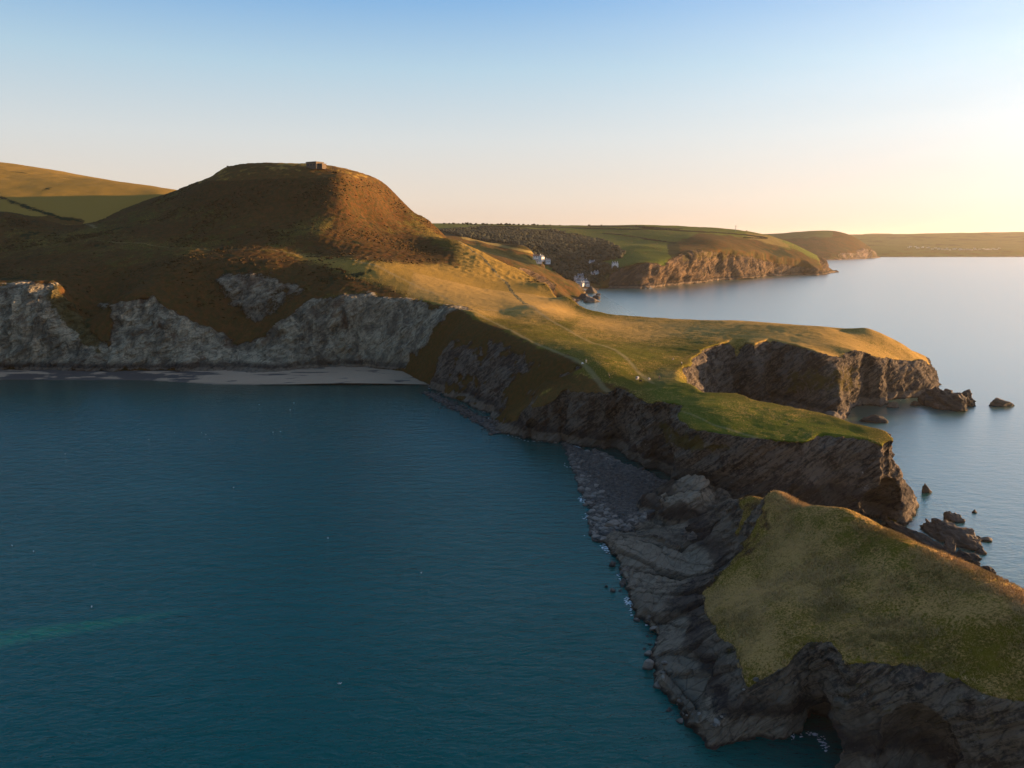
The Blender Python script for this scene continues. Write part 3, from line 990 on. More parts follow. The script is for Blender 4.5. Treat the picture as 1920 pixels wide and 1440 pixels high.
zcol = cols(np.clip(cellc, 0, 0.8), np.clip(celld, 0, 0.95), 0 * t, np.ones(len(t)))
moss = np.where(V[:, 2] > 9, 0.25, 0.0)
me = mesh_from("island", V2, F, MAT_ISLE, True, {'za': cols(rock, 0.25 * (1 - flat) * (V[:, 2] > 7) + 0.25 * nwn, 0 * t, 0 * flat), 'zb': cols(moss, lush, 0 * t, dry), 'zc': zcol})
crisp_rock(me, F, rock)
set_props(add_obj("island", me), kind='structure')

# ================================================================== BEACHES
def heightfield(name, land, bbox, step, mat, rough=0.0, attrs=None, zmin=-3.0, disp=None):
    X, Y, Z, T = grid_solid(land, bbox, step)
    ny, nx = X.shape
    V = np.stack([X.ravel(), Y.ravel(), Z.ravel()], 1)
    if rough: V[:, 2] += rough * fbm(V, step * 6, 3, 4)
    F = grid_faces(nx, ny)
    F = F[(V[F][:, :, 2] > zmin).any(1)]
    V, F, T = compact(V, F, T.ravel())
    if disp: V = disp(V, F, T)
    at = attrs(V, F, T) if attrs else None
    o = add_obj(name, mesh_from(name, V, F, mat, True, at))
    return o


bw = [PZ(-300, 708), PZ(0, 712), PZ(100, 712), PZ(280, 714), PZ(400, 721), PZ(530, 723), PZ(650, 727), PZ(740, 737), PZ(802, 741), PZ(812, 728), (-40, 520), (-40, 560), (-480, 580)]
bt = [(p[0], p[1] + 16, 2.3) for p in bw[:7]] + [(-85, 512, 2.2), (-75, 520, 2.2), (-60, 530, 2.2), (-60, 550, 3), (-470, 570, 3)]
o = heightfield("sand_beach", Land(bw, bt, [(-200, 530, 2.4)], prof=1.0, warp=2.5, wsize=25, sea=0.1), (-480, -40, 480, 580), 2.0, MAT_SAND)
set_props(o, kind='structure')
pw = [PZ(1063, 838), PZ(1078, 880), PZ(1098, 930), PZ(1112, 975), PZ(1118, 1010), PZ(1150, 1040), (45, 235), (62, 246), (62, 262), (40, 300), (20, 345)]
pt = [(p[0] + 9, p[1] + 1, 2.0) for p in pw[:5]] + [(44, 236, 4), (58, 250, 4.5), (56, 262, 5), (42, 290, 4), (32, 325, 3)]
m_ = NT("shingle")
P = m_.pos()
vv = m_.voro(P, 0.9)
cc = m_.mix(vv.outputs['Color'], (0.03, 0.03, 0.032), (0.10, 0.092, 0.088))
m_.bsdf(cc, 0.9, m_.math('SUBTRACT', 1.0, vv.outputs['Distance']), 0.35)
pebble_land = Land(pw, pt, [(40, 270, 3.4)], prof=1.0, warp=2.0, wsize=10, sea=0.2)
o = heightfield("shingle_beach", pebble_land, (10, 70, 220, 350), 0.6, m_.m, rough=0.35)
set_props(o, kind='structure')

# FARLAND

# ================================================================== INLAND HILL, FAR COAST
def finish_far(land, bbox, voxel, nm, mat, amp, size, zonefn=None, rough=2.0):
    V, F, t = remesh_land(land, bbox, voxel)
    x0, x1, y0, y1 = bbox
    V, F, t = cut(V, F, t, lambda c: (c[:, 0] > x0 + voxel) & (c[:, 0] < x1 - voxel) & (c[:, 1] > y0 + voxel) & (c[:, 1] < y1 - voxel))
    N = vnormals(V, F)
    PX = topx(V)
    z0 = np.zeros(len(V))
    Z = dict(rock=smooth(0.80, 0.6, N[:, 2]) * (t < 0.999), brk=z0 + 0.2, path=z0.copy(), pale=z0.copy(), moss=z0 + 0.2, lush=z0.copy(), scrub=z0.copy(), dry=z0.copy())
    Z['rock'] = np.where(V[:, 2] < 3, 1.0, Z['rock'])
    if zonefn: zonefn(V, PX, Z, t, N)
    w = smooth(0.2, 0.8, Z['rock'])
    V = rockify(V, F, w, amp, size, 91, bed=(0.85, -0.2, -0.45), gully=1.3, terr=11.0)
    V[:, 2] += (fbm(V, size * 0.8, 3, 95) * rough) * (1 - w)
    me = mesh_from(nm, V, F, mat, True, {'za': cols(Z['rock'], Z['brk'], Z['path'], Z['pale']), 'zb': cols(Z['moss'], Z['lush'], Z['scrub'], Z['dry'])})
    return set_props(add_obj(nm, me), kind='structure')


def pxline(PX, pts, w):
    return smooth(w, w * 0.4, seg_dist(PX[:, 0], PX[:, 1], pts, closed=False))


# hill behind on the left
land_e = Land(None, None, [PY(0, 310, 1420), PY(80, 317, 1340), PY(160, 330, 1260), PY(240, 346, 1180), PY(318, 361, 1100), PY(400, 383, 1090), PY(-300, 288, 1600), PY(-300, 370, 820),
    PY(0, 378, 835), PY(80, 398, 822), PY(150, 418, 815), PY(300, 425, 860), PY(0, 338, 915), PY(150, 352, 905), PY(250, 364, 905), PY(310, 372, 905), PY(-300, 325, 930),
    (-700, 760, 80), (-500, 740, 85), (-300, 800, 70), (-700, 1700, 150), (-400, 1600, 110), (-200, 1200, 90), (-1500, 1700, 200)])


def z_e(V, PX, Z, t, N):
    Z['rock'][:] = 0
    Z['brk'][:] = 0.0
    Z['dry'][:] = 0.9
    Z['brk'] += pxline(PX, [(0, 370), (40, 385), (80, 398), (115, 410), (152, 414)], 7) * 0.6
    Z['scrub'] += pxline(PX, [(0, 370), (40, 385), (80, 398), (115, 410), (152, 414)], 4) * 0.7
    Z['scrub'] += zone(PX, [(70, 350), (100, 348), (108, 360), (75, 366)], 9) * 0.5
    Z['scrub'] += pxline(PX, [(0, 318), (45, 325), (60, 328)], 1.4) * 0.5
    Z['scrub'] += pxline(PX, [(175, 338), (210, 350), (245, 360)], 1.2) * 0.5
    Z['brk'] += pxline(PX, [(0, 404), (60, 410), (150, 418)], 9) * 0.8


finish_far(land_e, (-1200, -330, 780, 1600), 4.0, "inland_hill", MAT_HILL, 1, 30, z_e, rough=1.1)

# bay coast beside the village
fc = [(-60, 990), (0, 1050), PZ(1040, 567), PZ(1068, 569), PZ(1085, 567), PZ(1099, 566), PZ(1104, 556), PZ(1098, 549), (112, 1345), (60, 1440), (-100, 1600), (-700, 1600), (-700, 1050), (-300, 900)]
ft = [(-70, 1040, 55), PY(975, 500, 1120), PY(1010, 512, 1160), PY(1040, 530, 1185), PY(1060, 548, 1190), PY(1070, 535, 1230), PY(1078, 533, 1280), PY(1084, 532, 1340), (60, 1400, 22), (-110, 1560, 50), (-650, 1560, 110), (-650, 1100, 110), (-300, 960, 80)]
fctrl = [PY(870, 445, 1420), PY(900, 452, 1410), PY(940, 462, 1400), PY(1000, 476, 1400), PY(1040, 492, 1400), PY(1060, 510, 1390), PY(870, 458, 1250), PY(930, 480, 1240), PY(980, 490, 1250), PY(1015, 500, 1260), PY(1000, 494, 1330), PY(1050, 518, 1290), PY(940, 478, 1330)]
land_f = Land(fc, ft, fctrl, prof=1.5, warp=10, wsize=45, seed=12)


def z_f(V, PX, Z, t, N):
    Z['brk'][:] = 0.75
    Z['dry'][:] = 0.2
    Z['scrub'] += zone(PX, [(870, 452), (1000, 480), (1045, 500), (1000, 500), (930, 488), (880, 470)], 7) * 0.85 * (V[:, 1] > 1225)
    ln = pxline(PX, [(868, 445), (930, 458), (1000, 474)], 3)
    Z['dry'] += ln * 0.8
    Z['brk'] *= (1 - ln)
    Z['moss'][:] = 0.35


finish_far(land_f, (-500, 180, 960, 1560), 3.5, "bay_coast", MAT_FAR, 5, 34, z_f)

# headland across the bay
gc = [PZ(1112, 546), PZ(1130, 541.5), PZ(1165, 541), PZ(1200, 541), PZ(1245, 538), PZ(1285, 535.5), PZ(1312, 530), PZ(1350, 526), PZ(1400, 522), PZ(1435, 518.5), PZ(1455, 516), PZ(1500, 514.5),
      PZ(1530, 516), PZ(1556, 514.5), (930, 2250), (900, 2600), (500, 3300), (-800, 3300), (-1300, 2900), (-1300, 1600), (-300, 1480), (60, 1440)]
gt = [PY(1118, 530, 1480), PY(1145, 514, 1492), PY(1165, 500, 1500), PY(1200, 493, 1505), PY(1258, 495, 1515), PY(1282, 478, 1620), PY(1330, 474, 1690), PY(1380, 479, 1760), PY(1430, 489, 1860), PY(1480, 494, 1970), PY(1525, 499, 2040),
      PY(1546, 507, 2065), (860, 2230, 50), (830, 2500, 80), (450, 3200, 110), (-750, 3200, 110), (-1250, 2850, 110), (-1250, 1650, 110), (-300, 1540, 60), (60, 1480, 12)]
gctrl = [PY(820, 419, 2600), PY(900, 421, 2500), PY(1000, 423, 2450), PY(1100, 425, 2400), PY(1200, 422.5, 2300), PY(1280, 428, 2250), PY(1320, 433, 2150), PY(1380, 434.5, 2200), PY(1440, 441, 2250), PY(1480, 455, 2200), PY(1518, 480, 2120),
         PY(1270, 458, 1830), PY(1200, 462, 1720), PY(1250, 443, 2000), PY(1340, 452, 1840), PY(1400, 462, 1930), PY(1450, 472, 2040), PY(1100, 450, 2000), PY(1100, 485, 1640), PY(1160, 480, 1620),
         PY(1000, 470, 1680), PY(1000, 442, 2000), PY(900, 440, 1950), PY(1050, 520, 1500), PY(1090, 524, 1480), PY(1100, 515, 1530), PY(1050, 495, 1600)]
land_g = Land(gc, gt, gctrl, prof=1.4, warp=18, wsize=120, seed=22, octs=2)


def z_g(V, PX, Z, t, N):
    Z['dry'][:] = 0.1
    Z['brk'][:] = 0.0
    Z['lush'][:] = 0.35
    br = zone(PX, [(1250, 470), (1275, 452), (1310, 436), (1400, 446), (1440, 458), (1500, 470), (1560, 510), (1480, 520), (1300, 540), (1270, 500)], 8)
    Z['brk'] = np.maximum(Z['brk'], br)
    Z['brk'] = np.maximum(Z['brk'], smooth(1, 0.97, t))
    Z['scrub'] += zone(PX, [(1248, 455), (1275, 455), (1280, 480), (1262, 492), (1250, 475)], 6) * 0.8
    Z['scrub'] += zone(PX, [(1418, 462), (1470, 462), (1510, 490), (1440, 480)], 8) * 0.6
    Z['rock'] = np.maximum(Z['rock'], zone(PX, [(1140, 512), (1170, 500), (1255, 496), (1275, 474), (1310, 466), (1360, 474), (1410, 482), (1450, 492), (1500, 500), (1545, 504), (1560, 520), (1470, 522), (1290, 545), (1140, 545)], 6) * 0.8)
    Z['moss'] = np.maximum(Z['moss'], 0.5 * smooth(20, 60, V[:, 2]) * (PX[:, 0] > 1270))
    wood = zone(PX, [(820, 428), (900, 424), (960, 427), (1040, 430), (1090, 440), (1140, 452), (1172, 470), (1165, 482), (1120, 488), (1160, 500), (1120, 535), (1060, 520), (1000, 480), (820, 445)], 5)
    Z['scrub'] += wood * 0.9
    Z['lush'] *= (1 - wood)
    for ln in ([(900, 424), (1040, 426), (1130, 428.5), (1250, 431), (1330, 436)], [(1130, 437), (1165, 440), (1200, 446), (1250, 454)], [(1200, 426), (1260, 431)], [(1330, 435), (1400, 440), (1440, 446)], [(1100, 424.5), (1200, 424.5), (1280, 429)]):
        Z['scrub'] += pxline(PX, ln, 1.5) * 0.9
    Z['dry'] += zone(PX, [(1400, 437), (1450, 445), (1478, 462), (1440, 458), (1405, 450)], 4) * 0.8


finish_far(land_g, (-520, 960, 1420, 2750), 5.0, "bay_headland", MAT_FAR, 11, 52, z_g)

hc = [PZ(1440, 490), PZ(1560, 487.5), PZ(1600, 485.5), PZ(1650, 483.2), (1960, 4160), (1900, 4600), (1000, 5500), (-200, 5300), (0, 3700)]
ht = [PY(1430, 475, 3700), PY(1560, 476, 3650), PY(1600, 470, 3800), PY(1640, 474, 3990), (1880, 4180, 30), (1800, 4500, 70), (950, 5300, 110), (-100, 5200, 110), (50, 3800, 60)]
hctrl = [PY(1430, 439, 4300), PY(1500, 437, 4300), PY(1570, 439, 4250), PY(1595, 446, 4200), PY(1620, 460, 4150), PY(1500, 450, 3900), PY(1560, 455, 3850)]
land_h = Land(hc, ht, hctrl, prof=1.5, warp=40, wsize=200, seed=33)
MAT_VFAR = terrain_material("distant_coast_turf", 16.0, green=(0.08, 0.095, 0.03), dry=0.4, rock_d=(0.09, 0.07, 0.06), rock_l=(0.20, 0.14, 0.11))


def z_h(V, PX, Z, t, N):
    Z['brk'][:] = 0.75
    top_ = zone(PX, [(1420, 430), (1560, 430), (1560, 444), (1490, 446), (1420, 446)], 4)
    Z['brk'] *= (1 - top_)
    Z['moss'][:] = 0.4


finish_far(land_h, (900, 2150, 3550, 4900), 14.0, "distant_headland", MAT_VFAR, 12, 120, z_h)

ic = [PZ(1560, 482.3), PZ(1660, 482.2), PZ(1780, 482), PZ(1920, 481.8), PZ(2300, 481), (6000, 7000), (0, 8000), (1000, 4900)]
it = [PY(1560, 471, 4450), PY(1660, 470, 4450), PY(1780, 471, 4450), PY(1920, 472, 4450), PY(2300, 470, 4500), (5800, 6900, 150), (100, 7800, 100), (1050, 5000, 80)]
ictl = [PY(1560, 445, 5800), PY(1620, 446.5, 5700), PY(1700, 446.5, 5600), PY(1800, 447, 5600), PY(1850, 447, 5600), PY(1920, 443.5, 5600), PY(2050, 441, 5600), PY(1700, 462, 4800), PY(1850, 464, 4800), PY(2000, 462, 4800), PY(1600, 455, 5000)]
land_i = Land(ic, it, ictl, prof=1.4, warp=40, wsize=260, seed=44)


def z_i(V, PX, Z, t, N):
    n = fbm(V, 260, 3, 7)
    Z['scrub'] = np.clip(0.35 + n * 0.6, 0, 1) * (PX[:, 1] < 461)
    Z['brk'] = 0.4 * smooth(462, 470, PX[:, 1])
    Z['lush'] = np.clip(n, 0, 0.6)


finish_far(land_i, (1400, 4900, 4150, 6400), 20.0, "distant_coast", MAT_VFAR, 8, 150, z_i)

# faint mountains beyond
mr = [PY(1560, 446, 13000), PY(1600, 441.5, 13000), PY(1630, 437.5, 13000), PY(1662, 438, 13000), PY(1690, 441.5, 13000), PY(1725, 442, 13000), PY(1770, 440.5, 13000), PY(1810, 442.5, 13000), PY(1860, 447, 13000)]
xs = np.linspace(mr[0][0], mr[-1][0], 90)
zr_ = np.interp(xs, [p[0] for p in mr], [p[2] for p in mr])
Xm, Ym = np.meshgrid(xs, np.linspace(12000, 14000, 14))
Zm = np.maximum(zr_[None, :] * np.cos((Ym - 13000) / 1000 * 1.45), 0) + 14 * fbm(xy3(Xm, Ym), 400, 3, 3).reshape(Xm.shape) - 2
at = np.zeros((Xm.size, 4)); at[:, 1] = 0.5
bt_ = np.zeros((Xm.size, 4))
set_props(add_obj("distant_mountains", mesh_from("distant_mountains", np.stack([Xm.ravel(), Ym.ravel(), Zm.ravel()], 1), grid_faces(90, 14), MAT_VFAR, True, {'za': at, 'zb': bt_})), kind='structure')
# BOULDERS
# THINGS

rng = np.random.default_rng(7)
random.seed(5)

# -------- woodland in the valley (nobody could count it)
def scatter_mesh(name, protos, pos, scl, rot, mat, kind_label, cat, tint=None, group=None):
    Vs, Fs, C, off = [], [], [], 0
    for i in range(len(pos)):
        V, F = protos[i % len(protos)]
        c, s_ = math.cos(rot[i]), math.sin(rot[i])
        R_ = np.array([[c, -s_, 0], [s_, c, 0], [0, 0, 1]])
        v = (V * scl[i]) @ R_.T + pos[i]
        Vs.append(v)
        Fs.append(F + off)
        off += len(V)
        C.append(np.full(len(V), 0.0 if tint is None else tint[i]))
    V = np.vstack(Vs); F = np.vstack(Fs); c = np.concatenate(C)
    me = mesh_from(name, V, F, mat, True, {'tint': cols(c, c, c, np.ones(len(c)))})
    return set_props(add_obj(name, me), kind_label, cat, group, 'stuff')


def lump(sub, seed, amp=0.25, size=0.7, ridged=False, sq=(1, 1, 1), fine=0.0, facets=0):
    V, F = ball(sub)
    n = fbm(V + seed * 3.7, size, 3, seed, ridged=ridged)
    W = V * (1 + amp * n)[:, None]
    if facets:
        r_ = np.random.default_rng(seed + 900)
        nn = r_.normal(size=(facets, 3)); nn /= np.linalg.norm(nn, axis=1, keepdims=True)
        dd_ = r_.uniform(0.55, 0.95, facets)
        for a_, b_ in zip(nn, dd_):
            k_ = W @ a_
            W = W - np.outer(np.maximum(k_ - b_, 0), a_)
    if fine: W = W + V * (fine * fbm(V + seed, size * 0.25, 2, seed + 3))[:, None]
    return W * np.array(sq), F


def foliage_mat(name, a, b, k=1.0):
    m = NT(name)
    r, g_, b_, al = m.attr('tint')
    P = m.pos()
    c = m.mix(m.math('ADD', m.math('MULTIPLY', r, 0.6), m.math('MULTIPLY', m.noise(P, 0.8 / k, 3, 0.7), 0.5)), a, b)
    m.bsdf(c, 0.95, m.noise(P, 1.2 / k, 3, 0.7), 0.8 * k, 1.0, 0.05)
    return m.m


MAT_WOOD = foliage_mat("valley_trees_foliage", (0.022, 0.028, 0.017), (0.066, 0.060, 0.036), 3.0)


def ground_hit(land, px, py, y0, y1, n=200):
    """first hit of the photo ray with a land surface: real spot of a traced feature"""
    a, b, c = ray(px, py)
    ys = np.linspace(y0, y1, n)
    t = ys / b
    z, _ = land.height(a * t, ys)
    d = CAMH + c * t - z
    k = np.where(d < 0)[0]
    if len(k) == 0: return None
    i = k[0]
    return np.array([a * t[i], ys[i], float(z[i])])


woodpx = [(822, 430), (900, 426), (960, 429), (1040, 432), (1090, 440), (1140, 452), (1172, 470), (1165, 482), (1120, 488), (1160, 502), (1125, 533), (1060, 520), (1020, 490), (960, 455), (880, 445)]
cand = rng.uniform([-420, 1460], [330, 2500], (15000, 2))
zc, tc = land_g.height(cand[:, 0], cand[:, 1])
pc = topx(np.stack([cand[:, 0], cand[:, 1], zc + 3], 1))
okw = inside(pc[:, 0], pc[:, 1], woodpx)
cand, zc = cand[okw], zc[okw]
n = len(cand)
crowns = [lump(1, i, 0.35, 0.6, sq=(1, 1, 0.85)) for i in range(6)]
sz = rng.uniform(3.4, 7.0, n) * (0.8 + 0.5 * (fbm(np.stack([cand[:, 0], cand[:, 1], zc], 1), 60, 2, 3)))
scatter_mesh("woodland", crowns, np.stack([cand[:, 0], cand[:, 1], zc + sz * 0.45], 1), np.stack([sz, sz, sz], 1), rng.uniform(0, 6, n), MAT_WOOD,
             "dark mixed woodland filling the valley above the village", "woodland", rng.uniform(0, 1, n))

# hedgerows on the far fields
hp = []
for ln in ([(905, 424), (1040, 426.5), (1130, 428.5), (1250, 431), (1330, 436)], [(1130, 438), (1165, 441), (1200, 446), (1250, 454)], [(1205, 426), (1275, 431)], [(1330, 436), (1400, 441), (1440, 447)], [(1395, 446), (1440, 448)]):
    for (x0_, y0_), (x1_, y1_) in zip(ln[:-1], ln[1:]):
        L = int(abs(x1_ - x0_) / 1.6) + 1
        for i in range(L):
            f = i / L
            h_ = ground_hit(land_g, x0_ + (x1_ - x0_) * f, y0_ + (y1_ - y0_) * f, 1500, 2600, 300)
            if h_ is not None: hp.append(h_)
hp = np.array(hp); n = len(hp)
sz = rng.uniform(1.3, 2.6, n)
scatter_mesh("hedgerow", crowns, hp + [0, 0, 0.6], np.stack([sz * 1.4, sz, sz * 0.8], 1), rng.uniform(0, 6, n), MAT_WOOD, "dark hedgerows dividing the far green fields", "hedge", rng.uniform(0, .5, n))

# skyline trees, one object each
tree_protos = []
MAT_BARK = flat_mat("tree_bark", (0.06, 0.045, 0.03))
def tree_mesh(seed):
    Vs, Fs, off = [], [], 0
    r_ = random.Random(seed)
    for i in range(9):
        V, F = lump(1, seed * 10 + i, 0.4, 0.5)
        a_ = r_.uniform(0, 6.3); d_ = r_.uniform(0, 0.55); s_ = r_.uniform(0.3, 0.5)
        Vs.append(V * (s_, s_, s_ * 0.8) + (math.cos(a_) * d_, math.sin(a_) * d_, 0.75 + r_.uniform(-0.2, 0.35)))
        Fs.append(F + off); off += len(V)
    k = 6
    tv, tf = [], []
    for j in range(3):
        for i in range(k):
            rr = 0.07 * (1 - 0.3 * j)
            tv.append((math.cos(6.283 * i / k) * rr, math.sin(6.283 * i / k) * rr, -0.1 + 0.4 * j))
    for j in range(2):
        for i in range(k):
            a_, b_ = j * k + i, j * k + (i + 1) % k
            tf += [(a_, b_, b_ + k), (a_, b_ + k, a_ + k)]
    return np.vstack(Vs), np.vstack(Fs), np.array(tv), np.array(tf)
for s_ in range(5):
    a_ = tree_mesh(s_ + 3)
    n1 = len(a_[0])
    me = mesh_from("tree", np.vstack([a_[0], a_[2]]), np.vstack([a_[1], a_[3] + n1]), MAT_WOOD, True, {'tint': cols(np.full(n1 + len(a_[2]), 0.2 * s_), 0.5, 0.5, 1)})
    tree_protos.append(me)
sky_trees = [(833, 419, 5), (842, 419, 5), (851, 419, 6), (860, 420, 5), (868, 420, 7), (876, 420, 8), (883, 420, 7), (892, 421, 6), (906, 421, 8), (913, 421, 7), (922, 422, 5), (934, 422, 6), (940, 422, 7), (949, 422, 9),
             (956, 422, 8), (964, 422, 6), (972, 423, 6), (981, 423, 6), (990, 423, 5), (1001, 424, 8), (1008, 424, 5), (1020, 424, 5), (1032, 425, 5), (1050, 426, 5), (1062, 426, 4), (1104, 426, 6), (1128, 426, 4), (1193, 424, 4), (1207, 424, 3), (1400, 437, 3)]
for i, (px, py, hpx) in enumerate(sky_trees):
    y_ = 2450 if px < 1150 else 2280
    a, b, c = ray(px, py)
    g_ = None
    x_ = a * y_ / b
    zz, _ = land_g.height(np.array([x_]), np.array([float(y_)]))
    H_ = hpx / FPX * y_ * 0.72
    o = add_obj("tree", tree_protos[i % 5], loc=(x_, y_, float(zz[0]) - 0.38 * H_))
    k_ = H_ / 1.25
    o.scale = (k_ * random.uniform(1.0, 1.5), k_, k_)
    o.rotation_euler = (0, 0, random.uniform(0, 6))
    set_props(o, "small dark broadleaf tree on the far skyline beyond the bay", "tree", "trees along the far skyline")

# -------- rocks standing in the sea
def rock_obj(px, py, wpx, hpx, label, name="sea_rock", sub=4, ang=0.0, dy=None, seed=0, z0=0.0, mat=None, group=None, cat="rock", peak=0.0, amp=0.38):
    """px,py = middle of the waterline; wpx,hpx = size seen in the photo"""
    p = PZ(px, py, z0)
    dist = math.hypot(p[0], p[1])
    sc = math.sqrt(p[0] ** 2 + p[1] ** 2 + CAMH ** 2) / FPX
    w = wpx * sc / 2
    # height seen includes foreshortened depth
    dip = math.atan2(CAMH - z0, dist)
    d = dy if dy else w * 0.6
    h = max(0.5, (hpx * sc - 0.6 * d * math.sin(dip)) / math.cos(dip))
    V, F = lump(sub, seed + 100, amp, 0.75, fine=0.10, facets=16)
    bcd = bedcoord(V, (0.4, 0.5, 0.75), 4.0)
    l = fbm(bcd, 0.16, 2, seed + 5)
    V = V * (1 + 0.10 * np.sign(l) * np.abs(l) ** 0.6)[:, None]
    V[:, 2] = np.where(V[:, 2] > 0, np.abs(V[:, 2]) ** 0.8, V[:, 2] * 0.5)
    if peak: V[:, 2] *= 1 + peak * V[:, 0]
    V = V * (w, d, h)
    c, s_ = math.cos(ang), math.sin(ang)
    X_ = V[:, 0] * c - V[:, 1] * s_
    Y_ = V[:, 0] * s_ + V[:, 1] * c
    V = np.stack([X_, Y_, V[:, 2]], 1)
    me = mesh_from(name, V, F, mat or MAT_SEAROCK)
    o = add_obj(name, me, loc=(p[0], p[1], z0 - 0.12 * h))
    return set_props(o, label, cat, group)

def reef(p1, p2, wid, hgt, label, seed, peak=0.0, tilt=0.35):
    A, B_ = np.array(PZ(*p1)[:2]), np.array(PZ(*p2)[:2])
    L = np.linalg.norm(B_ - A) / 2
    V, F = lump(5, seed + 100, 0.25, 0.6, fine=0.07, facets=18)
    l = fbm(bedcoord(V * (3, 1, 1), (0.1, 0.55, 0.8), 6.0), 0.13, 2, seed + 5)
    V = V * (1 + 0.16 * np.sign(l) * np.abs(l) ** 0.6)[:, None]
    V = V + 0.10 * fbm(V * (L / wid, 1, 1), 0.35, 3, seed + 8, ridged=True)[:, None] * np.array([0.3, 0.6, 1.0])
    V[:, 2] = V[:, 2] * (1 + peak * V[:, 0]) + tilt * V[:, 1]
    V = V * (L, wid / 2, hgt)
    d = (B_ - A) / (2 * L)
    V = np.stack([V[:, 0] * d[0] - V[:, 1] * d[1], V[:, 0] * d[1] + V[:, 1] * d[0], V[:, 2]], 1)
    o = add_obj("sea_rock", mesh_from("sea_rock", V, F, MAT_SEAROCK), loc=((A[0] + B_[0]) / 2, (A[1] + B_[1]) / 2, -0.1 * hgt))
    return set_props(o, label, "rock")


rock_obj(1876, 760, 46, 18, "lone jagged rock islet furthest right in the pale sea", seed=1, peak=-0.35)
rock_obj(1636, 791, 46, 15, "long low flat rock in the water between the two headlands", seed=2, ang=-0.2)
rock_obj(1661, 816, 18, 8, "small round rock just off the lit grassy headland tip", seed=3)
rock_obj(1636, 815, 26, 10, "low rounded rock half hidden behind the lit headland tip", seed=4)
reef((1728, 752), (1802, 772), 17, 11, "big brown rock mass joined to the outer headland tip", 5, peak=-0.25)
reef((1778, 752), (1826, 763), 12, 7.5, "steep brown rock outermost of the headland tip rocks", 6, peak=-0.3)
reef((1760, 968), (1808, 982), 3.6, 3.6, "wedge shaped slab with one high end behind the long reef", 15, peak=-0.7)
reef((1714, 985), (1846, 1036), 9.5, 4.8, "long tilted rock reef in the water, the largest one", 16, peak=-0.25, tilt=0.5)
reef((1826, 1032), (1852, 1042), 3, 1.5, "low knob at the seaward end of the long reef", 17)
reef((1655, 985), (1795, 1047), 5.2, 3.2, "narrow dark ridge of rock running out from the cleft", 18)
reef((1768, 1030), (1796, 1040), 3.6, 5.0, "square topped block standing on the narrow dark ridge", 19)
reef((1772, 1042), (1842, 1068), 5.0, 3.0, "brown rock slab just behind the grassy island rim", 20)
reef((1836, 1066), (1866, 1080), 3.0, 1.6, "low dark rock at the end of the slab by the island rim", 21)
reef((1655, 992), (1712, 1004), 5.0, 1.4, "dark wet ledge at the foot of the tall overhanging cliff", 22)
rock_obj(1768, 766, 50, 14, "low rough rock shelf in front of the big headland tip rock", seed=7)
rock_obj(1673, 764, 26, 13, "small dark rock at the foot of the outer headland cliff", seed=8)
rock_obj(1716, 760, 20, 10, "small square rock between the outer cliff and its tip rocks", seed=9)
rock_obj(1556, 790, 44, 20, "weedy boulder heap at the head of the narrow cove", seed=10)
rock_obj(1541, 776, 46, 40, "tall dark pointed fin of rock against the cove cliff", seed=11, dy=5, peak=0.3)
rock_obj(1519, 783, 40, 14, "dark low rock beside the pointed fin in the cove", seed=12)
rock_obj(1738, 923, 17, 14, "small upright stack beside the tall overhanging cliff", seed=13, peak=-0.5)
rock_obj(1827, 961, 12, 6, "tiny dark rock alone in the water on the right", seed=14)
rock_obj(1848, 1013, 22, 9, "small dark rock right of the long reef", seed=23)
rock_obj(1833, 1008, 10, 5, "tiny round rock right of the long reef", seed=24)
rock_obj(1108, 566, 36, 12, "low dark reef below the bay coast by the village", seed=25, dy=9)
rock_obj(1092, 561, 20, 14, "rounded dark rock block at the end of the bay coast", seed=26, dy=8)
rock_obj(1110, 549, 26, 15, "ragged stack of rock off the village beach", seed=27, dy=8)
rock_obj(1122, 553, 12, 4, "thin rock just breaking the surface off the village beach", seed=28)
rock_obj(1118, 560, 22, 7, "flat dark reef in front of the village beach", seed=29, dy=7)
# near shore, left of the island
for k_, (a_, b_, c_, d_, t_) in enumerate(((1149, 1109, 14, 9, "rounded boulder in the water off the island slabs"), (1137, 1101, 7, 5, "small boulder furthest out from the island slabs"),
        (1215, 1229, 17, 12, "brown boulder in the water beside the lower island shelf"), (1215, 1254, 26, 20, "large pale egg shaped boulder at the foot of the lower shelf"),
        (1172, 1076, 22, 18, "buff boulder at the water edge above the cracked slab"), (1168, 1096, 16, 14, "second buff boulder at the water edge by the cracked slab"), (1148, 1062, 15, 10, "dark boulder at the shore between shingle and slabs"),
        (1066, 816, 10, 8, "pale boulder in the dark water under the headland"), (1041, 832, 8, 5, "small pale boulder in shaded water by the headland foot"), (1077, 874, 14, 9, "pale boulder at the tip of the shingle beach"), (1090, 872, 18, 13, "largest pale boulder at the edge of the shingle"),
        (1296, 1010, 22, 15, "ochre rounded boulder resting on the dark island slab"), (1338, 1020, 20, 12, "grey block resting at the edge of the island slab"), (1283, 1001, 18, 12, "grey boulder beside the ochre one on the slab"),
        (1150, 985, 42, 20, "big pale boulder at the lower end of the shingle"), (1186, 990, 30, 18, "pale boulder lying among the shingle near the island"), (1232, 1288, 24, 16, "split pale boulder at the water edge of the lower shelf"),
        (937, 802, 16, 12, "ochre pointed rock at the foot of the first spur"))):
    zz = 0.0
    if a_ in (1296, 1338, 1283): zz = 5.0
    if a_ in (1150, 1186) and b_ > 980: zz = 1.6
    rock_obj(a_, b_, c_, d_, t_, name="boulder", seed=40 + k_, sub=3, mat=MAT_BOULDER, cat="boulder", amp=0.25, z0=zz)

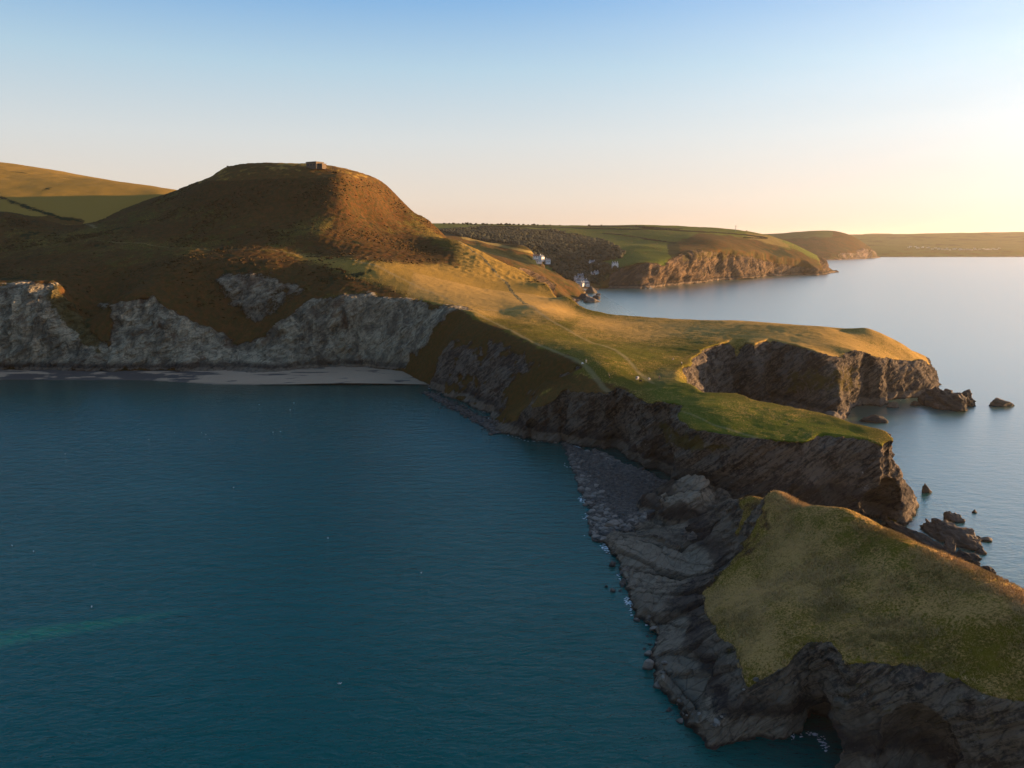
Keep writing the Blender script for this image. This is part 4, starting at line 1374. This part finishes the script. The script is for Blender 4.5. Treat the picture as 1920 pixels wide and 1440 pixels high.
# -------- shingle boulders: the 300 largest one by one, the rest as stuff
bprot = [mesh_from("boulder", *[(lump(2, 60 + i, 0.3, 0.8, sq=(1, 0.85, 0.65), fine=0.04, facets=12))[k] for k in (0, 1)], MAT_BOULDER, False) for i in range(8)]
bl_raw = [lump(1, 60 + i, 0.3, 0.8, sq=(1, 0.85, 0.65), facets=10) for i in range(8)]
pxy = [(p[0], p[1]) for p in pw]
cand = rng.uniform([10, 222], [70, 345], (26000, 2))
dd = sdf_poly(cand[:, 0], cand[:, 1], pxy)
zc, tc = pebble_land.height(cand[:, 0], cand[:, 1])
zm, tm_ = main_land.height(cand[:, 0], cand[:, 1])
zi, ti = isle.height(cand[:, 0], cand[:, 1])
okb = (dd > -0.8) & (zm < zc + 1.0) & (zi < zc + 0.6)
cand, zc, dd = cand[okb], zc[okb], dd[okb]
edge = smooth(16, 0, dd)
sz = (0.36 + 0.75 * rng.random(len(cand)) ** 3) * (0.55 + 0.75 * edge) * 1.45
# a second strip of boulders along the foot of the spurs
strip = []
for i in range(2600):
    k_ = rng.integers(0, 5)
    A_, B_ = [PZ(800, 736), PZ(850, 762), PZ(890, 782), PZ(915, 797), PZ(935, 808), PZ(940, 812)][k_:k_ + 2]
    f = rng.random(); off = rng.normal(0, 2.2)
    strip.append((A_[0] + (B_[0] - A_[0]) * f + off * 0.8, A_[1] + (B_[1] - A_[1]) * f + off * 0.6))
strip = np.array(strip)
zs, _ = main_land.height(strip[:, 0], strip[:, 1])
oks = zs < 2.5
strip, zs = strip[oks], np.maximum(zs[oks], -0.15)
ss = 0.35 + 1.3 * rng.random(len(strip)) ** 2.5
cand = np.vstack([cand, strip]); zc = np.concatenate([zc, zs]); sz = np.concatenate([sz, ss])
isn = np.concatenate([np.ones(len(dd), bool), np.zeros(len(strip), bool)])
dist = np.hypot(cand[:, 0], cand[:, 1])
order = np.argsort(-sz / dist)
for i in order[:215]:
    o = add_obj("boulder", bprot[int(rng.integers(0, 8))], loc=(cand[i, 0], cand[i, 1], zc[i] + 0.15 * sz[i]))
    o.scale = (sz[i], sz[i] * rng.uniform(0.8, 1.1), sz[i] * rng.uniform(0.7, 1.0))
    o.rotation_euler = (rng.uniform(-0.4, 0.4), rng.uniform(-0.4, 0.4), rng.uniform(0, 6.28))
    if isn[i]:
        set_props(o, "grey rounded boulder lying in the shingle beach before the island", "boulder", "boulders on the shingle beach")
    else:
        set_props(o, "grey boulder on the rocky shore below the bracken spurs", "boulder", "boulders below the bracken spurs")
rest = order[215:9000]
q = sz[rest]
scatter_mesh("shingle_stones", bl_raw, np.stack([cand[rest, 0], cand[rest, 1], zc[rest] + 0.1 * q], 1), np.stack([q, q, q * 0.9], 1), rng.uniform(0, 6, len(rest)), MAT_BOULDER,
             "grey stones covering the shingle beach and shore", "stones", rng.random(len(rest)))

# boulders along the water's edge of the island slabs
ipl = icoast[:14]
n_b = 0
while n_b < 62:
    k_ = int(rng.integers(0, len(ipl) - 1)); f = rng.random()
    bx_, by_ = ipl[k_][0] + (ipl[k_ + 1][0] - ipl[k_][0]) * f, ipl[k_][1] + (ipl[k_ + 1][1] - ipl[k_][1]) * f
    off = rng.normal(-0.2, 1.0)
    bx_ += off; by_ += rng.normal(0, 0.5)
    zz_, _ = isle.height(np.array([bx_]), np.array([by_]))
    q_ = 0.25 + 0.75 * rng.random() ** 2
    o = add_obj("boulder", bprot[int(rng.integers(0, 8))], loc=(bx_, by_, max(float(zz_[0]), -0.2) + 0.2 * q_))
    o.scale = (q_ * 1.2, q_, q_ * 0.9)
    o.rotation_euler = (rng.uniform(-0.4, 0.4), rng.uniform(-0.4, 0.4), rng.uniform(0, 6.28))
    set_props(o, "small brown boulder at the water edge of the island slabs", "boulder", "boulders along the island slabs")
    n_b += 1

# -------- thin wash along the shores
MAT_FOAM = flat_mat("sea_foam", (0.62, 0.64, 0.66), 0.6, 0.05)
fp = []
for land_, bb, n_, smax in ((isle, (20, 90, 100, 235), 60000, 0.30), (pebble_land, (10, 40, 222, 340), 30000, 0.30), (main_land, (-90, 60, 330, 530), 60000, 0.34), (main_land, (100, 285, 225, 500), 60000, 0.36)):
    c = rng.uniform([bb[0], bb[2]], [bb[1], bb[3]], (n_, 2))
    z, _ = land_.height(c[:, 0], c[:, 1])
    q3 = np.stack([c[:, 0], c[:, 1], 0 * z], 1)
    msk = fbm(q3, 9, 3, 77) + rng.uniform(-0.35, 0.35, n_)
    lim = -0.95 if land_ is not pebble_land else -0.75
    k_ = (z > lim - 0.5 * rng.random(n_)) & (z < -0.35) & (msk > 0.50)
    q3 = q3[k_]
    fp.append(np.hstack([q3, rng.uniform(0.08, smax, (len(q3), 1))]))
fp = np.vstack(fp)
ang = np.arange(6) / 6 * 6.283
n_ = len(fp)
FV = np.zeros((n_, 6, 3))
rr = fp[:, 3:4] * rng.uniform(0.4, 1.3, (n_, 6))
FV[:, :, 0] = fp[:, 0:1] + np.cos(ang) * rr * 1.5
FV[:, :, 1] = fp[:, 1:2] + np.sin(ang) * rr
FV[:, :, 2] = 0.05 + rng.random((n_, 1)) * 0.03
b6 = np.arange(n_)[:, None] * 6
FF = np.concatenate([b6 + np.array([[0, k, k + 1]]) for k in (1, 2, 3, 4)])
set_props(add_obj("foam", mesh_from("foam", FV.reshape(-1, 3), FF, MAT_FOAM, False)), "thin broken white wash where sea meets rock", "foam", None, 'stuff')

# -------- grass tufts on the island and the near headland
def tuft_mesh(name, land, zonepx, bbox, n, h, nb, mat, label, tmin=0.9, zmin=4, seed=0, lie=0.5):
    r_ = np.random.default_rng(seed)
    c = r_.uniform([bbox[0], bbox[2]], [bbox[1], bbox[3]], (n, 2))
    z, t = land.height(c[:, 0], c[:, 1])
    e = 0.6
    zx, _ = land.height(c[:, 0] + e, c[:, 1]); zy, _ = land.height(c[:, 0], c[:, 1] + e)
    sl = np.hypot(zx - z, zy - z) / e
    p = topx(np.stack([c[:, 0], c[:, 1], z], 1))
    ok = inside(p[:, 0], p[:, 1], zonepx) & (z > zmin) & (sl < 1.1) & (t > tmin)
    c, z, sl = c[ok], z[ok], sl[ok]
    n = len(c)
    P3 = np.stack([c[:, 0], c[:, 1], z], 1)
    dens = fbm(P3, 7, 3, seed + 2)
    ok = dens + r_.uniform(-0.5, 0.5, n) > -0.15
    P3 = P3[ok]; n = len(P3)
    V = np.zeros((n, nb, 3, 3)); 
    a = r_.uniform(0, 6.283, (n, nb))
    hh = h * r_.uniform(0.5, 1.2, (n, nb))
    wd = 0.16 * hh
    ln = lie * hh * r_.uniform(0.6, 1.4, (n, nb))
    r0 = 0.3 * h
    ox = np.cos(a) * r0 * r_.random((n, nb)); oy = np.sin(a) * r0 * r_.random((n, nb))
    V[:, :, 0, 0] = ox - np.sin(a) * wd; V[:, :, 0, 1] = oy + np.cos(a) * wd; V[:, :, 0, 2] = -0.5 * h
    V[:, :, 1, 0] = ox + np.sin(a) * wd; V[:, :, 1, 1] = oy - np.cos(a) * wd; V[:, :, 1, 2] = -0.5 * h
    V[:, :, 2, 0] = ox + np.cos(a) * ln; V[:, :, 2, 1] = oy + np.sin(a) * ln; V[:, :, 2, 2] = hh
    V += P3[:, None, None, :]
    F = np.arange(n * nb * 3).reshape(-1, 3)
    tn = np.clip(0.5 + 0.9 * fbm(P3, 10, 3, seed + 5) + r_.uniform(-0.35, 0.35, n), 0, 1)
    tn = np.repeat(tn, nb * 3)
    me = mesh_from(name, V.reshape(-1, 3), F, mat, False, {'tint': cols(tn, tn, tn, np.ones(len(tn)))})
    return set_props(add_obj(name, me), label, "grass", None, 'stuff')

MAT_TUFT = foliage_mat("grass_tuft_blades", (0.125, 0.10, 0.010), (0.62, 0.40, 0.20), 0.6)
tuft_mesh("grass_tufts", isle, grass, (30, 112, 98, 245), 110000, 0.40, 5, MAT_TUFT, "tussocky grass covering the near island", seed=3, lie=0.8)

# -------- bracken and gorse clumps on the big hill
MAT_SCRUB = foliage_mat("bracken_and_gorse", (0.030, 0.030, 0.011), (0.095, 0.050, 0.018), 1.5)
c = rng.uniform([-560, 560], [60, 880], (30000, 2))
z, t = main_land.height(c[:, 0], c[:, 1])
zx, _ = main_land.height(c[:, 0] + 2, c[:, 1]); zy, _ = main_land.height(c[:, 0], c[:, 1] + 2)
sl = np.hypot(zx - z, zy - z) / 2
P3 = np.stack([c[:, 0], c[:, 1], z], 1)
n_ = fbm(P3, 28, 3, 8) + rng.uniform(-0.3, 0.3, len(c))
pz = topx(P3)
gr = zone(pz, [(640, 490), (860, 500), (870, 450), (900, 470), (1100, 590), (1000, 600), (880, 580), (780, 556), (690, 520)], 14)
ok = (n_ > 0.0 + 0.9 * gr) & (t > 0.99) & (z < 150) & (sl > 0.12)
P3 = P3[ok]; n = len(P3)
sz = rng.uniform(0.35, 1.25, n)
cl = [lump(1, 200 + i, 0.5, 0.5, sq=(1, 1, 0.7)) for i in range(6)]
scatter_mesh("bracken_clumps", cl, P3 + [0, 0, 0.1], np.stack([sz * 1.3, sz * 1.1, sz * 0.8], 1), rng.uniform(0, 6, n), MAT_SCRUB, "bracken and gorse clumps over the big hill", "bracken", rng.random(n))

# -------- village houses
MAT_WHITE = flat_mat("white_render", (0.62, 0.61, 0.58), 0.7, 0.05)
MAT_SLATE = flat_mat("slate_roof", (0.10, 0.11, 0.13), 0.6)
MAT_TILE = flat_mat("brown_roof", (0.16, 0.09, 0.06), 0.7)
MAT_STONE = flat_mat("rubble_stone", (0.11, 0.08, 0.055), 0.9, 0.35, 1.5)
MAT_GLASS = flat_mat("window_glass", (0.03, 0.035, 0.045), 0.15)
MAT_DARK = flat_mat("dark_paint", (0.05, 0.045, 0.04), 0.6)
MAT_METAL = flat_mat("mast_metal", (0.25, 0.24, 0.22), 0.5)


def boxes_mesh(name, bx, mat):
    """bx: list of (cx,cy,cz, sx,sy,sz)"""
    V, F = [], []
    for (cx, cy, cz, sx_, sy_, sz_) in bx:
        o_ = len(V)
        for dz in (-.5, .5):
            for dy in (-.5, .5):
                for dx in (-.5, .5):
                    V.append((cx + dx * sx_, cy + dy * sy_, cz + dz * sz_))
        F += [tuple(o_ + i for i in f) for f in [(0, 2, 3, 1), (4, 5, 7, 6), (0, 1, 5, 4), (2, 6, 7, 3), (0, 4, 6, 2), (1, 3, 7, 5)]]
    return mesh_from(name, V, F, mat, False)


def gable_roof(name, L, D, H, rise, mat, over=0.35, thick=0.25):
    V, F = [], []
    hl, hd = L / 2 + over, D / 2 + over
    k = rise / (D / 2)
    for (z_off) in (0, thick):
        for x in (-hl, hl):
            V += [(x, -hd, H - over * k + z_off), (x, 0, H + rise + z_off), (x, hd, H - over * k + z_off)]
    F = [(0, 3, 4, 1), (1, 4, 5, 2), (6, 7, 10, 9), (7, 8, 11, 10), (0, 1, 7, 6), (1, 2, 8, 7), (3, 9, 10, 4), (4, 10, 11, 5), (0, 6, 9, 3), (2, 5, 11, 8)]
    return mesh_from(name, V, F, mat, False)


def house_walls(L, D, H, rise, mat):
    hl, hd = L / 2, D / 2
    V = [(-hl, -hd, -3), (hl, -hd, -3), (hl, hd, -3), (-hl, hd, -3), (-hl, -hd, H), (hl, -hd, H), (hl, hd, H), (-hl, hd, H), (-hl, 0, H + rise), (hl, 0, H + rise)]
    me = bpy.data.meshes.new("wall")
    me.from_pydata(V, [], [(0, 1, 5, 4), (2, 3, 7, 6), (1, 2, 6, 9, 5), (3, 0, 4, 8, 7)])
    me.materials.append(mat)
    return me


def house(loc, L, D, H, rise, rz, wall, roof, label, nwin=4, chim=2, name="house", storeys=1):
    e = bpy.data.objects.new(name, None)
    COL.objects.link(e)
    e.location = loc
    e.rotation_euler = (0, 0, rz)
    set_props(e, label, "house")
    add_obj("wall", house_walls(L, D, H, rise, wall), e)
    rf = add_obj("roof", gable_roof("roof", L, D, H, rise, roof), e)
    for i in range(chim):
        x_ = -L / 2 + 0.8 + i * (L - 1.6) / max(1, chim - 1)
        add_obj("chimney", boxes_mesh("chimney", [(x_, 0, H + rise + 0.6, 0.9, 0.9, 2.0), (x_, 0, H + rise + 1.75, 0.4, 0.4, 0.4)], wall), rf)
    for s_ in range(storeys):
        for i in range(nwin):
            x_ = -L / 2 + L * (i + 0.5) / nwin
            add_obj("window", boxes_mesh("window", [(x_, -D / 2 - 0.02, 1.6 + 2.6 * s_, 1.1, 0.12, 1.2)], MAT_GLASS), e)
    add_obj("door", boxes_mesh("door", [(L * 0.07, -D / 2 - 0.03, 1.0, 0.95, 0.1, 2.1)], MAT_DARK), e)
    return e


def on(land, px, py, y0, y1):
    h_ = ground_hit(land, px, py, y0, y1, 400)
    if h_ is None:
        p = PY(px, py, (y0 + y1) / 2)
        return (p[0], p[1], p[2])
    return tuple(h_)

house(on(land_f, 1006, 492, 1150, 1500), 19, 6, 3.6, 1.6, 0.05, MAT_WHITE, MAT_SLATE, "long low white bungalow on the slope above the bay", 6, 1)
house(on(land_f, 1015, 487, 1200, 1500), 8, 7, 5.0, 3.0, 0.9, MAT_WHITE, MAT_SLATE, "white gabled house behind the long low bungalow", 2, 1, storeys=2)
house(on(land_f, 1005, 483, 1200, 1550), 10, 6, 3.0, 2.0, 0.2, MAT_WHITE, MAT_TILE, "brown roofed cottage uppermost above the bungalow", 3, 1)
house(on(land_f, 1027, 492, 1200, 1500), 8, 6, 4.2, 2.0, 0.3, flat_mat("blue_render", (0.25, 0.36, 0.48)), MAT_SLATE, "pale blue house at the right of the white bungalow", 2, 1)
house(on(land_g, 1110, 496, 1450, 1900), 12, 8, 4.5, 3.2, 0.5, MAT_WHITE, MAT_SLATE, "grey roofed house alone among the valley trees", 3, 2, storeys=2)
wh = house(on(land_g, 1153, 502, 1450, 1800), 11, 8, 7.5, 3.0, 0.1, MAT_WHITE, MAT_SLATE, "tall white three gabled villa on the cliff across the bay", 4, 3, storeys=2)
for i in range(3):
    g_ = add_obj("gable", house_walls(3.2, 3.0, 7.6, 2.6, MAT_WHITE), wh, (-3.7 + 3.7 * i, -4.4, 0))
    g_.rotation_euler = (0, 0, math.pi / 2)
house(on(land_g, 1118, 515, 1440, 1650), 9, 6, 4.8, 2.2, 0.6, MAT_WHITE, MAT_SLATE, "white terraced house on the lane, uppermost of the pair", 3, 2, storeys=2)
house(on(land_g, 1111, 518, 1440, 1650), 9, 6, 4.8, 2.2, 0.7, MAT_WHITE, MAT_SLATE, "white terraced house on the lane, lower of the pair", 3, 2, storeys=2)
house(on(land_g, 1125, 501, 1450, 1800), 7, 5, 3.2, 1.8, 0.2, MAT_WHITE, MAT_SLATE, "tiny white cottage between the grey roofed house and villa", 2, 1)
vil = [(1088, 521, 11, 5.0, "long pale house at the top of the seaside village"), (1081, 526, 9, 5.5, "white house at the left edge of the seaside village"), (1091, 527, 8, 5.2, "slate roofed village house in the middle row"),
       (1084, 531, 8, 4.8, "white village house in the second row from the beach"), (1097, 531, 8, 5.0, "white gabled village house at the right of the seafront"), (1092, 536, 10, 5.0, "white seafront house nearest the little beach"), (1101, 536, 7, 4.4, "small grey house on the seafront beside the sea wall")]
for i, (a_, b_, L_, H_, t_) in enumerate(vil):
    house(on(land_g, a_, b_, 1380, 1650), L_, 6.5, H_, 2.4, 0.25 + 0.35 * (i % 3), MAT_WHITE, MAT_SLATE, t_, 3, 2, storeys=2)

# caravans and cottages on the far hillside
for i in range(46):
    f = i / 45
    px = 1702 + 170 * f + random.uniform(-3, 3)
    py = 463.5 + 4.0 * min(1, f * 2.2) + random.uniform(-1.6, 1.6)
    p = on(land_i, px, py, 4300, 5400)
    me_ = house_walls(11, 5, 3.5, 1.2, MAT_WHITE)
    o = add_obj("caravan", boxes_mesh("caravan", [(0, 0, 1.6, 12, 5, 3.6), (0, 0, 3.6, 12.6, 5.4, 0.5)], MAT_WHITE), loc=p)
    o.rotation_euler = (0, 0, random.uniform(-0.4, 0.4))
    set_props(o, "tiny white caravan in rows on the distant hillside", "caravan", "caravans on the distant hillside")

# mast on the skyline
mp = on(land_g, 1379, 435, 1900, 2400)
e = bpy.data.objects.new("radio_mast", None); COL.objects.link(e); e.location = mp
set_props(e, "slim radio mast on the skyline above the far headland", "mast")
bx = []
for k_ in range(8):
    z_ = k_ * 2.2
    bx += [(-0.6, -0.6, z_ + 1.1, 0.3, 0.3, 2.2), (0.6, -0.6, z_ + 1.1, 0.3, 0.3, 2.2), (0, 0.7, z_ + 1.1, 0.3, 0.3, 2.2), (0, -0.6, z_ + 2.2, 1.3, 0.2, 0.2)]
add_obj("lattice", boxes_mesh("lattice", bx, MAT_METAL), e)
add_obj("antenna", boxes_mesh("antenna", [(-0.9, -0.3, 15.5, 0.5, 0.5, 2.6), (0.9, -0.3, 15.5, 0.5, 0.5, 2.6), (0, 0.9, 15.5, 0.5, 0.5, 2.6), (0, 0, 18.2, 0.12, 0.12, 2.0)], MAT_METAL), e)
add_obj("base", boxes_mesh("base", [(0, 0, 0.2, 4, 4, 1.0)], MAT_DARK), e)

# old lookout on the hill top
hl = on(main_land, 591, 317, 700, 900)
e = bpy.data.objects.new("lookout_building", None); COL.objects.link(e)
e.location = (hl[0], hl[1], hl[2] + 0.6); e.rotation_euler = (0, 0, math.radians(-32)); e.scale = (1.3, 1.3, 1.25)
set_props(e, "flat roofed stone lookout building alone on the hill top", "building")
add_obj("wall", boxes_mesh("wall", [(0, 0, 1.9, 10.5, 8, 5.2)], MAT_STONE), e)
rf = add_obj("roof", boxes_mesh("roof", [(0, 0, 4.68, 11.2, 8.7, 0.4)], MAT_DARK), e)
add_obj("annex", boxes_mesh("annex", [(6.6, 1.6, 1.3, 3.0, 4.4, 4.0), (6.6, 1.6, 3.4, 3.3, 4.7, 0.25)], MAT_STONE), e)
for x_ in (-3.2, 0, 3.2):
    w_ = add_obj("window", boxes_mesh("window", [(x_, -4.02, 2.5, 1.5, 0.14, 1.2)], MAT_GLASS), e)
    add_obj("sill", boxes_mesh("sill", [(x_, -4.08, 1.82, 1.8, 0.25, 0.14)], MAT_STONE), w_)
add_obj("window", boxes_mesh("window", [(5.27, -1.8, 2.6, 0.14, 1.5, 1.2)], MAT_GLASS), e)
add_obj("door", boxes_mesh("door", [(5.28, -3.2, 1.0, 0.12, 1.0, 2.1)], MAT_DARK), e)
for k_, px in enumerate((624, 628.5)):
    p = on(main_land, px, 320.5, 740, 950)
    set_props(add_obj("post", boxes_mesh("post", [(0, 0, 1.2, 0.3, 0.3, 3.6), (0, 0, 2.9, 0.6, 0.1, 0.3)], MAT_DARK), loc=p), "slim wooden post beside the hill top lookout, %s of two" % ("left" if k_ == 0 else "right"), "post")
# gorse bushes on the summit
MAT_BUSH = MAT_SCRUB
for k_, (px, py, w_, t_) in enumerate(((598, 321, 9, "widest dark gorse bush just below the hill top lookout"), (613, 322, 5, "round dark gorse bush right of the lookout"), (628, 324, 10, "long low gorse bush on the lit summit edge"),
                          (632, 320, 3, "small bush on the summit skyline right of the posts"), (638, 321, 3, "tiny bush furthest down the summit skyline"), (430, 313, 8, "dark bush at the left shoulder of the summit"),
                          (445, 312, 7, "low bush on the summit skyline near its left shoulder"))):
    p = on(main_land, px, py, 740, 900)
    k2 = w_ / FPX * 800 / 2
    Vs, Fs, off = [], [], 0
    for j in range(14):
        V_, F_ = lump(2, 300 + k_ * 20 + j, 0.5, 0.35)
        s_ = random.uniform(0.25, 0.5)
        Vs.append(V_ * (s_, s_, s_ * 0.7) + (random.uniform(-0.7, 0.7), random.uniform(-0.4, 0.4), random.uniform(0, 0.25)))
        Fs.append(F_ + off); off += len(V_)
    V_ = np.vstack(Vs) * k2
    set_props(add_obj("gorse_bush", mesh_from("gorse_bush", V_, np.vstack(Fs), MAT_BUSH, True, {'tint': cols(np.full(len(V_), 0.3), 0.3, 0.3, 1)}), loc=p), t_, "bush")

# -------- people and sheep on the neck
def skin_mesh(name, verts, edges, radii, mat, sub=1):
    me = bpy.data.meshes.new(name)
    me.from_pydata(verts, edges, [])
    o = bpy.data.objects.new("tmp", me)
    COL.objects.link(o)
    md = o.modifiers.new("s", 'SKIN')
    for i, r_ in enumerate(radii):
        me.skin_vertices[0].data[i].radius = (r_, r_)
    me.skin_vertices[0].data[0].use_root = True
    s2 = o.modifiers.new("ss", 'SUBSURF'); s2.levels = sub
    dg = bpy.context.evaluated_depsgraph_get()
    m2 = bpy.data.meshes.new_from_object(o.evaluated_get(dg))
    bpy.data.objects.remove(o); bpy.data.meshes.remove(me)
    m2.name = name
    m2.materials.clear(); m2.materials.append(mat)
    m2.polygons.foreach_set('use_smooth', np.full(len(m2.polygons), True))
    return m2


def person(px, py, label, shirt, trousers, rz=0.0, bend=0.0, stride=0.18, zg=None):
    p = on(main_land, px, py, 300, 500)
    e = bpy.data.objects.new("person", None); COL.objects.link(e)
    e.location = p; e.rotation_euler = (0, 0, rz)
    set_props(e, label, "person")
    sk = flat_mat("skin", (0.45, 0.28, 0.2))
    b = bend
    def T(x, y, z):
        if z > 0.95:
            d = z - 0.95
            return (x, y + d * math.sin(b), 0.95 + d * math.cos(b))
        return (x, y, z)
    v = [T(0, 0, .95), T(0, 0, 1.2), T(0, 0, 1.42), T(0, 0, 1.52), T(0, .02, 1.64), T(0, .02, 1.74),
         T(.2, 0, 1.42), T(.26, .03, 1.14), T(.27, .12, .9), T(-.2, 0, 1.42), T(-.26, -.03, 1.14), T(-.27, .06, .9),
         (.1, 0, .9), (.11, stride * .6, .5), (.11, stride, .07), (.12, stride + .16, .04), (-.1, 0, .9), (-.11, -stride * .3, .5), (-.11, -stride, .07), (-.12, -stride + .16, .04),
         T(.27, .15, .82), T(.24, .17, .84), T(-.27, .09, .82), T(-.24, .11, .84)]
    ed = [(0, 1), (1, 2), (2, 3), (3, 4), (4, 5), (2, 6), (6, 7), (7, 8), (2, 9), (9, 10), (10, 11), (0, 12), (12, 13), (13, 14), (14, 15), (0, 16), (16, 17), (17, 18), (18, 19), (8, 20), (8, 21), (11, 22), (11, 23)]
    r_ = [.14, .14, .15, .06, .10, .085, .07, .05, .035, .07, .05, .035, .10, .07, .05, .035, .10, .07, .05, .035, .02, .015, .02, .015]
    add_obj("body", skin_mesh("body", v, ed, r_, sk), e)
    add_obj("jacket", skin_mesh("jacket", [v[i] for i in (0, 1, 2, 6, 7, 9, 10)], [(0, 1), (1, 2), (2, 3), (3, 4), (2, 5), (5, 6)], [.17, .17, .17, .09, .07, .09, .07], flat_mat("jacket_cloth", shirt)), e)
    add_obj("trousers", skin_mesh("trousers", [v[i] for i in (0, 12, 13, 14, 16, 17, 18)], [(0, 1), (1, 2), (2, 3), (0, 4), (4, 5), (5, 6)], [.16, .12, .09, .07, .12, .09, .07], flat_mat("trouser_cloth", trousers)), e)
    add_obj("hair", skin_mesh("hair", [T(0, -.01, 1.68), T(0, -.01, 1.79)], [(0, 1)], [.105, .085], flat_mat("hair", (.04, .025, .015))), e)
    return e


person(1236, 712, "person in dark clothes standing on the turf near the cove edge", (.03, .03, .035), (.02, .02, .025), 0.4)
person(1278, 685, "person in white top and dark trousers walking by the cliff edge", (.75, .74, .7), (.02, .02, .03), 1.2)
person(1099, 681, "person in pale clothes on the path at the top of the spur", (.7, .66, .55), (.55, .5, .4), -0.5)
person(1143, 709, "person in tan coat bending forward on the grass", (.35, .22, .12), (.03, .03, .03), 1.4, bend=0.6)


def sheep(px, py, label, wool, face=(.5, .45, .4), rz=0.0, s=1.0):
    p = on(main_land, px, py, 280, 520)
    e = bpy.data.objects.new("sheep", None); COL.objects.link(e)
    e.location = p; e.rotation_euler = (0, 0, rz); e.scale = (s, s, s)
    set_props(e, label, "sheep")
    v = [(0, 0, .62), (.3, 0, .64), (-.35, 0, .64), (.48, 0, .66), (.62, 0, .5), (.74, 0, .36), (-.5, 0, .6),
         (.28, .14, .45), (.28, .14, .22), (.29, .14, 0.02), (.28, -.14, .45), (.28, -.14, .22), (.29, -.14, 0.02),
         (-.32, .14, .45), (-.36, .14, .24), (-.33, .14, 0.02), (-.32, -.14, .45), (-.36, -.14, .24), (-.33, -.14, 0.02)]
    ed = [(0, 1), (0, 2), (1, 3), (3, 4), (4, 5), (2, 6), (1, 7), (7, 8), (8, 9), (1, 10), (10, 11), (11, 12), (2, 13), (13, 14), (14, 15), (2, 16), (16, 17), (17, 18)]
    r_ = [.25, .23, .24, .15, .1, .055, .07, .07, .04, .035, .07, .04, .035, .08, .045, .035, .08, .045, .035]
    add_obj("body", skin_mesh("body", v, ed, r_, flat_mat("sheep_face_and_legs", face)), e)
    add_obj("fleece", skin_mesh("fleece", [v[i] for i in (0, 1, 2, 3, 6)], [(0, 1), (0, 2), (1, 3), (2, 4)], [.3, .28, .29, .17, .12], flat_mat("fleece", wool, 0.95)), e)
    for sy in (-1, 1):
        add_obj("ear", skin_mesh("ear", [(.6, .07 * sy, .56), (.58, .2 * sy, .55)], [(0, 1)], [.03, .018], flat_mat("sheep_ear", face)), e)
    return e

sheep(1217, 713, "cream sheep grazing just left of the person in dark clothes", (.7, .62, .5), rz=2.0, s=1.2)
sheep(1092, 684, "white sheep beside the person at the top of the spur", (.8, .78, .74), rz=0.3, s=1.0)
sheep(1195, 713, "large grey sheep standing on the middle of the neck", (.22, .22, .24), rz=0.9, s=1.9)
sheep(1201, 717, "black sheep lying close in front of the large grey one", (.02, .02, .02), (.02, .02, .02), rz=0.0, s=1.2)
sheep(1262, 675, "grey brown sheep furthest up the turf near the cliff", (.25, .2, .16), rz=1.0, s=1.0)

# -------- gulls on the bay
def gull(px, py, label, rz):
    p = PZ(px, py, 0)
    e = bpy.data.objects.new("gull", None); COL.objects.link(e)
    e.location = (p[0], p[1], 0.05); e.rotation_euler = (0, 0, rz); e.scale = (1.25,) * 3
    set_props(e, label, "gull", "gulls resting on the bay")
    add_obj("body", skin_mesh("body", [(0, 0, .08), (.18, 0, .10), (.24, 0, .2), (.3, 0, .23), (.38, 0, .21), (-.2, 0, .10), (-.36, 0, .13)], [(0, 1), (1, 2), (2, 3), (3, 4), (0, 5), (5, 6)], [.11, .09, .055, .05, .012, .08, .02], MAT_WHITE), e)
    for sy in (-1, 1):
        add_obj("wing", skin_mesh("wing", [(.12, .1 * sy, .14), (-.15, .1 * sy, .16), (-.42, .03 * sy, .17)], [(0, 1), (1, 2)], [.05, .05, .012], MAT_METAL), e)
for i, (a_, b_) in enumerate(((486, 759), (551, 756), (544, 769), (327, 812), (378, 812), (393, 825), (279, 825), (438, 915), (23, 1024), (63, 1035), (172, 1139), (637, 1283), (386, 815), (615, 1010), (790, 1075), (512, 811), (526, 810), (122, 852))):
    gull(a_, b_, "white gull resting on the teal water of the bay", random.uniform(0, 6))
# HAZE

m = NT("haze_air")
pv = m.n('ShaderNodeVolumePrincipled')
pv.inputs['Color'].default_value = (0.96, 0.86, 0.72, 1)
pv.inputs['Density'].default_value = 0.000025
pv.inputs['Anisotropy'].default_value = 0.55
m.link(pv.outputs[0], m.out.inputs['Volume'])
hx0, hx1, hy0, hy1, hz0, hz1 = -31000, 31000, -400, 31000, -8.0, 260.0
hv = [(x, y, z) for z in (hz0, hz1) for y in (hy0, hy1) for x in (hx0, hx1)]
hf = [(0, 2, 3, 1), (4, 5, 7, 6), (0, 1, 5, 4), (2, 6, 7, 3), (0, 4, 6, 2), (1, 3, 7, 5)]
set_props(add_obj("haze", mesh_from("haze", hv, hf, m.m, False)), kind='stuff')
